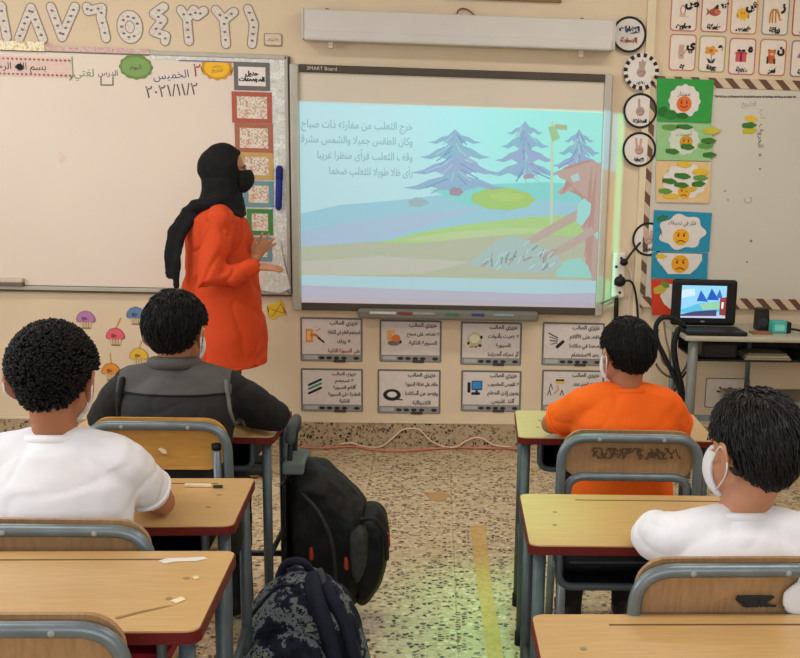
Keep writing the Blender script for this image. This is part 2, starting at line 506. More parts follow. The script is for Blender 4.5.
def stroke(pts, wd):
    "outline polygons of a thick polyline, one piece per segment with round joints"
    out = []
    for (x0, z0), (x1, z1) in zip(pts, pts[1:]):
        d = V((x1 - x0, z1 - z0)); L = d.length
        if L < 1e-6: continue
        d /= L; n = V((-d.y, d.x)) * wd / 2
        poly = []
        a0 = math.atan2(n.y, n.x)
        for k in range(7):
            t = a0 + PI * k / 6
            poly.append((x0 + math.cos(t) * wd / 2, z0 + math.sin(t) * wd / 2))
        for k in range(7):
            t = a0 + PI + PI * k / 6
            poly.append((x1 + math.cos(t) * wd / 2, z1 + math.sin(t) * wd / 2))
        out.append(poly)
    return out
PX = 1 / 189.0                                    # one photograph pixel on the front wall, in metres

# writing
FORMS, LIG = {}, {}
for _c in range(0xFE70, 0xFEFD):
    _d = unicodedata.decomposition(chr(_c)).split()
    if len(_d) == 2: FORMS.setdefault(chr(int(_d[1], 16)), {})[_d[0]] = chr(_c)
    elif len(_d) == 3 and _d[1] == '0644': LIG.setdefault(chr(int(_d[2], 16)), {})[_d[0]] = chr(_c)
def joined(s):
    out = []; prev = False; i = 0
    while i < len(s):
        ch = s[i]
        if ch == '\u0644' and i + 1 < len(s) and s[i + 1] in LIG:
            out.append(LIG[s[i + 1]]['<final>' if prev else '<isolated>']); prev = False; i += 2; continue
        f = FORMS.get(ch)
        if not f:
            out.append(ch); prev = False; i += 1; continue
        nxt = i + 1 < len(s) and s[i + 1] in FORMS and '<final>' in FORMS[s[i + 1]]
        can = '<initial>' in f
        k = '<medial>' if prev and nxt and can else '<initial>' if nxt and can else '<final>' if prev and '<final>' in f else '<isolated>'
        out.append(f.get(k) or f['<isolated>']); prev = can and nxt; i += 1
    return ''.join(out[::-1])
def write(name, s, x, z, Y, size, m, parent=None, align='CENTER', maxw=None, rot=0.0, arabic=True, bold=0.0):
    "lettering on an upright plane facing the class"
    c = bpy.data.curves.new(name, 'FONT')
    if arabic: size *= .64
    lines = s.split('\n')
    c.body = '\n'.join(joined(q) if arabic else q for q in lines)
    c.align_x = align; c.align_y = 'CENTER'; c.size = size; c.resolution_u = 2; c.offset = bold
    o = bpy.data.objects.new(name, c); COL.objects.link(o)
    bpy.context.view_layer.update()
    me = bpy.data.meshes.new_from_object(o)
    bpy.data.objects.remove(o); bpy.data.curves.remove(c)
    if not len(me.vertices): return None
    me.materials.clear()
    k = 1.0
    xs = [v.co.x for v in me.vertices]
    if maxw and max(xs) - min(xs) > maxw: k = maxw / (max(xs) - min(xs))
    R = Matrix.Translation((x, Y, z)) @ Matrix.Rotation(rot, 4, 'Y') @ Matrix(((k, 0, 0, 0), (0, 0, -1, 0), (0, 1, 0, 0), (0, 0, 0, 1)))
    me.transform(R)
    return link(name, me, m, parent)

# ------------------------------------------------------------------ the setting
XL, XR, YB, ZC = -3.0, 4.0, -8.0, 3.1
def struct(o): o['kind'] = 'structure'; return o
struct(boxo('floor', XL - .1, XR + .1, YB - .1, .1, -.1, 0, M['floor']))
struct(boxo('ceiling', XL - .1, XR + .1, YB - .1, .1, ZC, ZC + .1, M['ceil']))
struct(boxo('wall_front', XL - .1, XR + .1, 0, .12, 0, ZC, M['wall']))
struct(boxo('wall_right', XR, XR + .12, YB, 0, 0, ZC, M['wall']))
struct(boxo('wall_back', XL - .1, XR + .1, YB - .12, YB, 0, ZC, M['wall']))
bm = bmesh.new()
box(bm, XL - .12, XL, YB, 0, 0, 0.95); box(bm, XL - .12, XL, YB, 0, 2.55, ZC)
box(bm, XL - .12, XL, YB, -5.6, .95, 2.55); box(bm, XL - .12, XL, -1.6, 0, .95, 2.55)
struct(done(bm, 'wall_left', M['wall']))
bm = bmesh.new()
for y in (-5.6, -4.27, -2.93, -1.64): box(bm, XL - .08, XL - .03, y, y + .05, .95, 2.55)
for z in (.95, 2.50): box(bm, XL - .08, XL - .03, -5.6, -1.6, z, z + .05)
struct(done(bm, 'window_1', M['alu']))
sk = boxo('baseboard_front', XL, XR, -.022, 0, 0, .142, M['base'], None, 0.003); struct(sk)
struct(boxo('trim_1', XL, XR, -.026, 0, .142, .158, M['trimw'], None, 0.002))
px0, px1 = at(641.5, 120).x, at(650.5, 120).x
struct(boxo('trim_2', px0, px1, -.018, 0, .158, ZC, M['trimw'], None, 0.004))        # upright cable trunking
bm = bmesh.new()
tp = [onz(u, v, 0) for u, v in ((470, 526), (485, 525), (492, 590), (504, 660), (488, 660), (478, 590))]
bm.faces.new([bm.verts.new((p.x, p.y, .0015)) for p in tp])
tag(done(bm, 'floor_tape', M['tape']), 'worn yellow tape strip stuck on the speckled aisle floor', 'tape')
bm = bmesh.new()
q0 = onz(438, 497, 0)
bm.faces.new([bm.verts.new((q0.x + .05 * math.cos(t) * (1 + .3 * math.sin(3 * t)), q0.y + .075 * math.sin(t), .0015)) for t in [2 * PI * k / 14 for k in range(14)]])
tag(done(bm, 'floor_stain', fm(190, 146, 98)), 'small rusty orange patch on the floor between the tape and the front wall', 'stain')

# ------------------------------------------------------------------ left whiteboard and what is stuck on it
INK = fm(40, 36, 40)
wb = empty('whiteboard', (-.9, 0, .83), 'large white wall board behind the teacher with silver foil along its upright edge', 'whiteboard')
WX0, WX1, WZ0, WZ1 = -2.7, -.013, .838, 2.045
boxo('writing_surface', WX0 + .02, WX1 - .02, -.018, 0, WZ0 + .02, WZ1 - .02, M['board'], wb)
bm = bmesh.new()
box(bm, WX0, WX1, -.026, 0, WZ0 - .006, WZ0 + .016, .003); box(bm, WX0, WX1, -.026, 0, WZ1 - .016, WZ1 + .006, .003)
box(bm, WX0, WX0 + .02, -.026, 0, WZ0, WZ1, .003); box(bm, WX1 - .014, WX1 + .004, -.026, 0, WZ0, WZ1, .003)
done(bm, 'frame', M['alu'], wb)
boxo('dark_seam', WX0, WX1 + .003, -.028, 0, WZ0 - .014, WZ0 - .004, M['dark_alu'], wb)
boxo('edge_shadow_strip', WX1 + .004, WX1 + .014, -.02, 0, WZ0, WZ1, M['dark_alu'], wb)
Yb = -.018
b = bpx(276, 170, 20, 10, Yb)
boxo('silver_foil_border', b[0], WX1 - .014, -.0205, -.018, P(280, 289, Yb)[1], P(280, 64, Yb)[1], M['foil'], wb)
boxo('top_foil_border', P(150, 60, Yb)[0], WX1 - .014, -.0205, -.018, WZ1 - .035, WZ1 - .016, M['foil'], wb)
boxo('pink_top_border', P(46, 60, Yb)[0], P(150, 60, Yb)[0], -.0285, -.018, WZ1 - .012, WZ1 + .012, M['pinkfoil'], wb)
boxo('pale_top_garland', WX0, P(46, 60, Yb)[0], -.034, -.018, WZ1 - .016, WZ1 + .028, M['goldfoil'], wb)
x, z = P(250, 92, Yb)
boxo('purple_lining', x - .35, x + .1, -.0215, -.018, WZ1 - .040, WZ1 - .034, fm(120, 110, 150), wb)
# foil gathered at the foot of the border
shapes('foil_gather', [(pp([(262, 290), (272, 262), (280, 240), (286, 268), (291, 288), (280, 293)], Yb), M['foil'])], -.021, .012, wb)
x, z = P(167, 73, Yb); write('handwriting', 'الخميس', x + .02, z - .01, Yb - .001, .085, fm(70, 80, 130), wb, rot=-.1)
x, z = P(197, 71, Yb); write('handwriting', '٢', x, z, Yb - .001, .09, fm(170, 60, 60), wb, arabic=False)
x, z = P(172, 91, Yb); write('handwriting', '٢٠٢١/١١/٢', x, z, Yb - .001, .085, fm(96, 84, 84), wb, arabic=False, rot=-.10)
x, z = P(84, 73, Yb); write('handwriting', 'لغتي', x, z, Yb - .001, .085, fm(110, 140, 96), wb)
x, z = P(106, 73, Yb); write('handwriting', 'الدرس', x + .01, z, Yb - .0012, .06, fm(70, 66, 60), wb)
shapes('boxed_word_frame', [(s, fm(104, 110, 88)) for s in stroke(pp([(101, 77), (101, 85), (113, 85), (113, 77)], Yb), .006)], Yb, .0012, wb)
shapes('green_rule', [(s, fm(130, 150, 100)) for s in stroke(pp([(72, 57), (73, 76), (70, 80)], Yb), .006)], Yb, .0012, wb)
for u, v in ((62, 158),):
    x, z = P(u, v, Yb); shapes('smudge', [(epoly(x, z, .018, .026, 14, .2, 3), fm(220, 198, 188))], Yb, .0006, wb)

o = empty('verse_strip', at(30, 76, Yb), 'pale pink paper strip with dotted edges and black writing at top of whiteboard', 'paper strip')
b = (P(-60, 66, Yb)[0], P(72, 66, Yb)[0], P(36, 77, Yb)[1], P(36, 57, Yb)[1])
shapes('paper', [(rpoly(*b), fm(224, 196, 184))], Yb, .0015, o)
dl = []
n = 30
for k in range(n):
    xx = b[0] + (k + .5) * (b[1] - b[0]) / n
    dl.append(xx)
for zz in (b[2] + .012, b[3] - .012): shapes('dotted_edge', [(epoly(xx, zz, .0045, .0045, 8), fm(166, 90, 92)) for xx in dl], Yb - .0015, .0004, o)
write('lettering', 'بسم الله الرحمن الرحيم', (b[0] + b[1]) / 2 - .02, (b[2] + b[3]) / 2, Yb - .0022, .075, INK, o, maxw=.6)
x, z = P(20, 67, Yb)
m_ = shapes('round_magnet', [(epoly(x, z, .016, .016, 18), fm(16, 16, 18))], Yb - .002, .008); tag(m_, 'small round black magnet holding the pink dotted paper strip', 'magnet')

x, z = P(136, 67, Yb)
o = empty('green_oval_card', (x, Yb, z - .06), 'scalloped green oval word card on the whiteboard', 'card')
shapes('card', [(epoly(x, z, .082, .060, 48, .04, 12), fm(106, 140, 74)), (epoly(x, z, .070, .048, 32), fm(130, 160, 96))], Yb, .002, o)
write('lettering', 'اليوم', x, z, Yb - .0032, .05, fm(70, 96, 52), o)
x, z = P(217, 68, Yb)
o = empty('yellow_flower_card', (x, Yb, z - .06), 'orange-yellow flower shaped word card on the whiteboard', 'card')
shapes('card', [(epoly(x, z, .078, .058, 60, .07, 12), fm(206, 146, 40)), (epoly(x, z, .062, .046, 32), fm(238, 186, 50))], Yb, .002, o)
write('lettering', 'درس\nالتاريخ', x, z, Yb - .0032, .036, fm(176, 96, 40), o)

# group sign and the column of name cards
x0, x1, z0, z1 = bpx(252, 76.5, 36, 28, Yb)
o = empty('groups_sign', ((x0 + x1) / 2, Yb, z0), 'grey framed sign with two black words above the column of name cards', 'sign')
shapes('frame', [(rpoly(x0, x1, z0, z1), fm(112, 106, 104))], Yb, .004, o)
shapes('paper', [(rpoly(x0 + .022, x1 - .022, z0 + .022, z1 - .022), fm(228, 220, 214))], Yb - .004, .001, o)
write('lettering', 'جدول\nالمجموعات', (x0 + x1) / 2, (z0 + z1) / 2, Yb - .0055, .045, INK, o, maxw=.13, bold=.002)
cards = [(252, 107.5, 40, 31, (178, 92, 76), 'red'), (254, 138, 38, 29, (170, 106, 80), 'orange-brown'), (256.5, 166, 34, 27, (196, 160, 96), 'yellow'),
         (258.5, 194, 30, 26, (112, 152, 160), 'blue-grey'), (260, 222, 26, 26, (70, 134, 70), 'green'), (261, 249, 22, 24, (120, 150, 160), 'pale blue')]
where = ['topmost of the column under the grey sign', 'second of the column, above the headscarf', 'beside the black headscarf', 'beside the teacher\'s mask', 'above the teacher\'s raised hand', 'lowest of the column, behind the teacher\'s hands']
for (u, v, ww, hh, c, nm), wh in zip(cards, where):
    x0, x1, z0, z1 = bpx(u, v, ww, hh, Yb)
    o = empty('name_card', ((x0 + x1) / 2, Yb, z0), '%s framed speckled name card, %s' % (nm, wh), 'card', 'name cards on the whiteboard')
    fr = [(rpoly(x0, x1, z0, z0 + .022), fm(*c)), (rpoly(x0, x1, z1 - .022, z1), fm(*c)), (rpoly(x0, x0 + .024, z0, z1), fm(*c)), (rpoly(x1 - .024, x1, z0, z1), fm(*c))]
    shapes('frame', fr, Yb, .005, o, 0.0002)
    shapes('card', [(rpoly(x0 + .01, x1 - .01, z0 + .01, z1 - .01), M['confetti'])], Yb, .003, o)
o = empty('blue_marker', at(279, 208, Yb - .02), 'dark blue marker pen standing upright on the foil whiteboard edge', 'marker')
p0, p1 = at(278.5, 207, Yb - .016), at(279.5, 169, Yb - .016)
tubeo('barrel', [p0, p0.lerp(p1, .72)], .017, fm(30, 44, 130), o, 12, True)
tubeo('cap', [p0.lerp(p1, .74), p1], .0185, fm(24, 34, 112), o, 12, True)
p = at(10, 283, -.035)
o = empty('board_eraser', (p.x, -.03, WZ0 + .016), 'grey board eraser on the ledge of the whiteboard near a black dot magnet', 'eraser')
boxo('felt', p.x - .07, p.x + .07, -.055, -.018, WZ0 + .016, WZ0 + .034, fm(110, 100, 90), o, .004)
boxo('back', p.x - .07, p.x + .07, -.058, -.018, WZ0 + .034, WZ0 + .056, fm(206, 190, 170), o, .006)
x, z = P(18.5, 284, Yb)
tag(shapes('dot_magnet', [(epoly(x, z, .010, .010, 14), fm(24, 20, 20))], Yb, .008), 'tiny black magnet beside the board eraser', 'magnet')

# cut-out numerals above the whiteboard
nums = [('nine', [[(2, 7), (-6, 4), (-12, 10), (-10, 18), (0, 19)], [(1, 6), (5, 26), (7, 37)]]),
        ('eight', [[(19, 39), (31, 8), (43, 39)]]), ('seven', [[(51, 7), (62, 37), (75, 7)]]),
        ('six', [[(87, 7), (88, 11), (102, 8), (101, 18), (104, 28), (106, 38)]]), ('five', None),
        ('four', [[(164, 7), (154, 14), (163, 20), (154, 32), (166, 36), (165, 41)]]),
        ('three', [[(181, 10), (187, 19), (194, 10), (197, 16), (204, 11)], [(187, 19), (189, 41)]]),
        ('two', [[(216, 10), (224, 20), (234, 12)], [(224, 20), (226, 44)]]), ('one', [[(248, 9), (254, 24), (252, 44)]])]
for nm, st in nums:
    fill, back = M['dots'], fm(150, 134, 118)
    lst = []
    if st is None:
        x, z = P(130, 27)
        lst = [(epoly(x, z, 12.5 * PX, 15.5 * PX), back), (epoly(x, z, 11.5 * PX, 14.5 * PX), fill), (epoly(x, z, 4.6 * PX, 6 * PX), back), (epoly(x, z, 3.8 * PX, 5 * PX), fill)]
        pts = [[(x + 8 * PX * math.cos(t), z + 10 * PX * math.sin(t)) for t in [2 * PI * k / 9 for k in range(9)]]]
    else:
        pts = [pp(s) for s in st]
        for s in pts: lst += [(q, back) for q in stroke(s, 9.6 * PX)]
        lst2 = []
        for s in pts: lst2 += [(q, fill) for q in stroke(s, 7.6 * PX)]
        lst += lst2
    cx = sum(p[0] for s in pts for p in s) / sum(len(s) for s in pts)
    zz = min(p[1] for s in pts for p in s)
    o = empty('numeral_cutout', (cx, 0, zz - .02), 'white paper cut-out of the numeral %s on the wall above the whiteboard' % nm, 'numeral', 'paper numerals above the whiteboard')
    shapes('numeral', lst, 0, .003, o, 0.00015)
    dl = []
    for s in pts:
        for (a, b), (c, d) in zip(s, s[1:]):
            L = math.hypot(c - a, d - b); k = max(1, int(L / (6 * PX)))
            for i in range(k):
                t = (i + .5) / k
                dl.append((epoly(a + (c - a) * t, b + (d - b) * t, .0075, .0055, 8), fm(120, 104, 116)))
    shapes('dashes', dl, -.003, .003, o, 0.00001)
x0, x1, z0, z1 = bpx(273, 40, 18, 13)
o = empty('wall_label', ((x0 + x1) / 2, 0, z0), 'small pale rectangular label beside the numeral one above the whiteboard', 'label')
shapes('plate', [(rpoly(x0, x1, z0, z1, .01), fm(150, 136, 116)), (rpoly(x0 + .006, x1 - .004, z0 + .008, z1 - .004, .008), fm(216, 200, 176))], 0, .006, o)
write('lettering', 'الأعداد', (x0 + x1) / 2, (z0 + z1) / 2, -.0085, .035, fm(140, 124, 110), o)

# ------------------------------------------------------------------ projection screen case, picture above
cx0, cx1 = P(304, 26)[0], P(612, 40)[0]
cz0, cz1 = 2.118, 2.268
o = empty('projection_screen_case', ((cx0 + cx1) / 2, 0, cz0), 'long white roll-up screen case mounted above the projected picture', 'screen case')
bm = bmesh.new(); box(bm, cx0, cx1, -.11, -.005, cz0 + .015, cz1, .008); done(bm, 'housing', M['case'], o)
bm = bmesh.new(); box(bm, cx0 + .01, cx1 - .01, -.118, -.02, cz0, cz0 + .05, .012); done(bm, 'lower_lip', M['case'], o)
for xx in (cx0, cx1 - .012): boxo('end_cap', xx, xx + .012, -.116, -.003, cz0 + .006, cz1 + .003, fm(196, 190, 180), o, .003)
for u in (328, 580):
    xx = P(u, 40)[0]
    boxo('wall_hook', xx - .008, xx + .008, -.06, 0, cz1, cz1 + .012, fm(120, 110, 96), o, .002)
for u in (332, 580): boxo('hanging_clip', P(u, 40)[0] - .012, P(u, 40)[0] + .012, -.07, -.04, cz0 - .03, cz0 + .012, fm(214, 200, 176), o, .003)
pts = curve_pts([at(457, 17, -.012), at(458, 11, -.014), at(462, 8.5, -.015), at(468, 10, -.015), at(474, 15, -.015), at(478, 19, -.012)], 5)
o2 = tag(tubeo('wire_loop', pts, .004, fm(112, 96, 70)), 'short brown wire looped above the roll-up screen case', 'wire')
x0, z0 = P(503, -1.5); x1 = P(561, 3)[0]
o = empty('picture_frame', ((x0 + x1) / 2, 0, z0), 'brown wooden picture frame hung above the roll-up screen case', 'picture frame')
xa = P(440, -2)[0]
bm = bmesh.new()
for bb in ((xa, x1, z0 - .012, z0 + .014), (xa, x1, z0 + .42, z0 + .446), (xa, xa + .024, z0, z0 + .44), (x1 - .024, x1, z0, z0 + .44)): box(bm, bb[0], bb[1], -.022, -.002, bb[2], bb[3], .003)
done(bm, 'frame', mat('brown_wood_frame', (136, 104, 66), .5, .15, 10, stretch=(20, 3, 3)), o)
boxo('picture', xa + .02, x1 - .02, -.012, -.004, z0 + .01, z0 + .43, fm(222, 214, 196), o)

# ------------------------------------------------------------------ the interactive board
bx0, bx1, bz0, bz1 = 0.002, 1.657, .7526, 2.0096
sb = empty('interactive_board', ((bx0 + bx1) / 2, 0, bz0), 'large interactive board showing a bright projected storybook picture', 'interactive board')
YS = -.035
boxo('board_surface', bx0 + .03, bx1 - .03, YS, -.004, bz0 + .02, bz1 - .03, M['screen'], sb)
bm = bmesh.new()
box(bm, bx0, bx0 + .046, -.055, -.004, bz0, bz1, .008); done(bm, 'side_frame', M['alu'], sb)
bm = bmesh.new(); box(bm, bx1 - .044, bx1, -.055, -.004, bz0, bz1, .008); done(bm, 'side_frame', M['alu'], sb)
boxo('top_bar', bx0 + .046, bx1 - .044, -.05, -.004, bz1 - .040, bz1 - .002, M['dark_alu'], sb, .004)
boxo('bottom_bar', bx0 + .046, bx1 - .044, -.05, -.004, bz0 + .004, bz0 + .044, M['dark_alu'], sb, .004)
x, z = P(307, 69.5, -.05); write('maker_lettering', 'SMART Board', x + .075, bz1 - .021, -.0512, .026, fm(200, 196, 186), sb, arabic=False)
ty0, ty1 = P(358, 310, -.09), P(538, 316, -.09)
tr = boxo('pen_tray', ty0[0], ty1[0], -.13, -.05, bz0 - .026, bz0 + .022, M['tray'], sb, .012)
for u, w_, c in ((383, 26, (196, 192, 186)), (405, 14, (130, 56, 50)), (424, 22, (150, 146, 138)), (452, 13, (60, 110, 74)), (478, 13, (60, 66, 110)), (504, 20, (130, 150, 150))):
    xx = P(u, 312, -.13)[0]
    boxo('pen_slot', xx - w_ * PX / 2, xx + w_ * PX / 2, -.1335, -.12, bz0 + .0, bz0 + .014, fm(*c), tr, .003)

# the projected storybook page: its light is put into flat glowing pieces
pg = empty('projected_page', (0, 0, 0)); pg.parent = sb; pg.location = wm(sb).inverted() @ V((.8, YS, .8))
def page(name, lst, layer):
    shapes(name, [(pp(p, YS), m) for p, m in lst], YS, .0006 + layer * .0006, pg, 0.00002)
R_ = 606
sky = bpy.data.materials.new('lit_page_sky'); sky.use_nodes = True
N, L = sky.node_tree.nodes, sky.node_tree.links
bs = N['Principled BSDF']; tc = N.new('ShaderNodeTexCoord'); sx = N.new('ShaderNodeSeparateXYZ'); L.new(tc.outputs['Object'], sx.inputs[0])
nz = N.new('ShaderNodeTexNoise'); nz.inputs['Scale'].default_value = 2.2; L.new(tc.outputs['Object'], nz.inputs[0])
ad = N.new('ShaderNodeMath'); ad.operation = 'MULTIPLY_ADD'; ad.inputs[1].default_value = .5; L.new(nz.outputs[0], ad.inputs[0]); L.new(sx.outputs[0], ad.inputs[2])
rp = N.new('ShaderNodeValToRGB'); L.new(ad.outputs[0], rp.inputs[0])
cr = rp.color_ramp; cr.elements[0].position = 0.0; cr.elements[0].color = rgb((190, 218, 226)); cr.elements[1].position = .75; cr.elements[1].color = rgb((150, 232, 218))
cr.elements.new(.35).color = rgb((168, 226, 228))
L.new(rp.outputs[0], bs.inputs['Emission Color']); bs.inputs['Emission Strength'].default_value = SLIDE
bs.inputs['Base Color'].default_value = (.10, .12, .12, 1)
page('page_sky', [([(298.5, 101), (R_, 113), (598, 306), (300, 300)], sky)], 0)
page('page_snowfield', [([(299, 214), (340, 205), (400, 200), (430, 196), (520, 188), (R_ - 2, 182), (600, 250), (299, 252)], gl(172, 216, 230)),
                        ([(299, 232), (350, 222), (420, 212), (480, 208), (430, 226), (380, 240), (299, 250)], gl(186, 208, 230)),
                        ([(430, 190), (470, 185), (545, 182), (603, 186), (601, 205), (540, 200), (470, 206)], gl(150, 226, 220))], 1)
page('page_field', [([(299, 247), (340, 244), (395, 240), (460, 234), (520, 230), (602, 226), (599, 282), (299, 277)], gl(200, 200, 172)),
                    ([(299, 262), (380, 256), (470, 262), (420, 274), (299, 276)], gl(212, 206, 188))], 2)
page('page_meadow', [([(380, 243), (420, 232), (470, 224), (530, 217), (602, 214), (600, 238), (540, 234), (470, 237), (420, 243)], gl(190, 222, 140)),
                     ([(400, 240), (450, 232), (510, 228), (560, 229), (500, 235), (440, 241)], gl(206, 222, 164))], 3)
page('page_lower_band', [([(299.5, 275), (598.5, 280.5), (598, 293), (540, 294), (470, 292), (400, 289), (299.5, 285)], gl(196, 226, 238)),
                         ([(299.5, 285), (400, 289), (470, 292), (540, 294), (598, 293), (597, 309), (300, 302)], gl(204, 196, 214)),
                         ([(299.8, 297), (450, 302), (597, 306), (597, 309.5), (300, 303)], gl(214, 202, 204))], 3)
x, z = P(503, 199, YS)
shapes('page_bush', [(epoly(x, z, .165, .056, 40, .05, 9), gl(182, 214, 116)), (epoly(x + .02, z + .012, .09, .022, 24, .08, 7), gl(194, 220, 122))], YS, .0030, pg)
def fir(u, top, bot, hw, tiers, layer, seed):
    rnd = random.Random(seed)
    lst = []
    for t in range(tiers):
        f0 = t / tiers; f1 = (t + 1.25) / tiers
        v0 = top + (bot - top) * max(0, f0 - .12); v1 = top + (bot - top) * min(1, f1 - .1)
        w1 = hw * (0.35 + 0.65 * (t + 1) / tiers)
        m = (gl(160, 190, 218), gl(154, 194, 216), gl(168, 184, 220))[t % 3]
        pts = [(u, v0)]
        for k in range(1, 5): pts.append((u + w1 * k / 4, v0 + (v1 - v0) * (k / 4) ** 0.72 + (1.6 if k % 2 else 0)))
        pts += [(u + w1 * .7, v1 + 2), (u + w1 * .45, v1 - 1), (u + w1 * .2, v1 + 3), (u, v1), (u - w1 * .2, v1 + 3), (u - w1 * .45, v1 - 1), (u - w1 * .7, v1 + 2)]
        for k in range(4, 0, -1): pts.append((u - w1 * k / 4, v0 + (v1 - v0) * (k / 4) ** 0.72 + (1.6 if k % 2 else 0)))
        lst.append((pts, m))
    page('page_fir_tree', lst[::-1], layer)
    st = []
    for k in range(26):
        a = rnd.uniform(-1, 1); t = rnd.uniform(.08, .95)
        v = top + (bot - top) * t; w_ = hw * (.2 + .7 * t) * a
        st += [(s, (gl(134, 164, 206), gl(182, 214, 228), gl(176, 176, 216))[k % 3]) for s in stroke(pp([(u + w_ * .25, v), (u + w_ * .75, v + 6), (u + w_, v + 9)], YS), .006)]
    shapes('page_fir_boughs', st, YS, .0006 + (layer + 1) * .0006, pg, 0.000005)
fir(455, 129, 190, 52, 4, 4, 1); fir(525, 121, 176, 36, 4, 4, 2); fir(579, 129, 166, 27, 3, 4, 3)
for q_ in ([([(449, 190), (453, 187), (460, 188), (464, 192), (459, 196), (450, 195)], gl(176, 150, 170)),
                     ([(408, 201), (416, 197), (424, 199), (430, 203), (420, 207), (410, 206)], gl(172, 194, 196)),
                     ([(523, 176), (528, 173), (533, 175), (534, 178), (524, 179)], gl(184, 164, 170))]): page('page_stone', [q_], 6)
page('page_signpost', [([(551, 121), (553.4, 121), (552.4, 226), (550, 226)], gl(214, 226, 190)),
                       ([(555, 124), (567, 125), (567, 130), (555, 129)], gl(196, 190, 140)), ([(548, 127), (555, 126), (560, 138), (552, 142)], gl(176, 210, 150))], 6)
FX = gl(210, 172, 160)
page('page_fox', [([(555, 172), (561, 171), (564, 167), (569, 169), (573, 164), (578, 166), (582, 161), (587, 163), (592, 160), (597, 163), (604, 162), (602.5, 200), (601, 240), (599, 279), (593, 281), (588, 277), (591, 271), (585, 268), (590, 261), (584, 256), (589, 247), (585, 243), (591, 234), (583, 230), (580, 226), (588, 221), (591, 210), (588, 200), (582, 195), (577, 190), (569, 191), (561, 195), (557, 192), (563, 187), (572, 184), (566, 180), (560, 178)], FX),
                  ([(580, 208), (560, 219), (540, 231), (527, 240), (531, 244), (548, 236), (568, 225), (584, 216)], gl(206, 180, 168)),
                  ([(592, 226), (570, 240), (552, 250), (538, 255), (542, 260), (560, 254), (578, 244), (594, 234)], gl(206, 180, 168))], 7)
for q_ in ([([(578, 205), (584, 198), (591, 204), (590, 214), (582, 226), (576, 222)], gl(178, 232, 226)),
                        ([(556, 272), (566, 260), (580, 258), (588, 266), (592, 278), (556, 277)], gl(170, 226, 216)),
                        ([(570, 176), (578, 173), (580, 180), (573, 182)], gl(196, 220, 220)), ([(600, 230), (594, 234), (597, 240), (601, 238)], gl(178, 230, 228))]): page('page_fox_white_patch', [q_], 8)
page('page_pile', [([(470, 262), (486, 250), (498, 240), (512, 236), (528, 240), (540, 246), (556, 252), (562, 264), (552, 272), (520, 273), (486, 268), (472, 266)], gl(186, 206, 200))], 6)
rnd = random.Random(3); st = []
for k in range(46):
    u, v = rnd.uniform(480, 552), rnd.uniform(244, 270)
    if v < 268 - (u - 470) * .45: continue
    a = rnd.uniform(.4, 1.6)
    st += [(s, (gl(196, 226, 226), gl(140, 160, 160), gl(186, 170, 160))[k % 3]) for s in stroke(pp([(u, v), (u + 8 * math.cos(a), v - 7 * math.sin(a))], YS), .007)]
shapes('page_pile_twigs', st, YS, .0052, pg, 0.000005)
for v, s, wd in ((127, 'خرج الثعلب من مغارته ذات صباح', .60), (142, 'وكان الطقس جميلا والشمس مشرقة', .62), (157.5, 'وقف الثعلب فرأى منظرا غريبا', .52), (173, 'رأى ظلا طويلا للثعلب ضخما', .46)):
    x, z = P(413, v, YS)
    write('page_writing', s, x, z, YS - .0030, .085, gl(160, 190, 196), pg, align='RIGHT', maxw=wd - .03, bold=.0005)

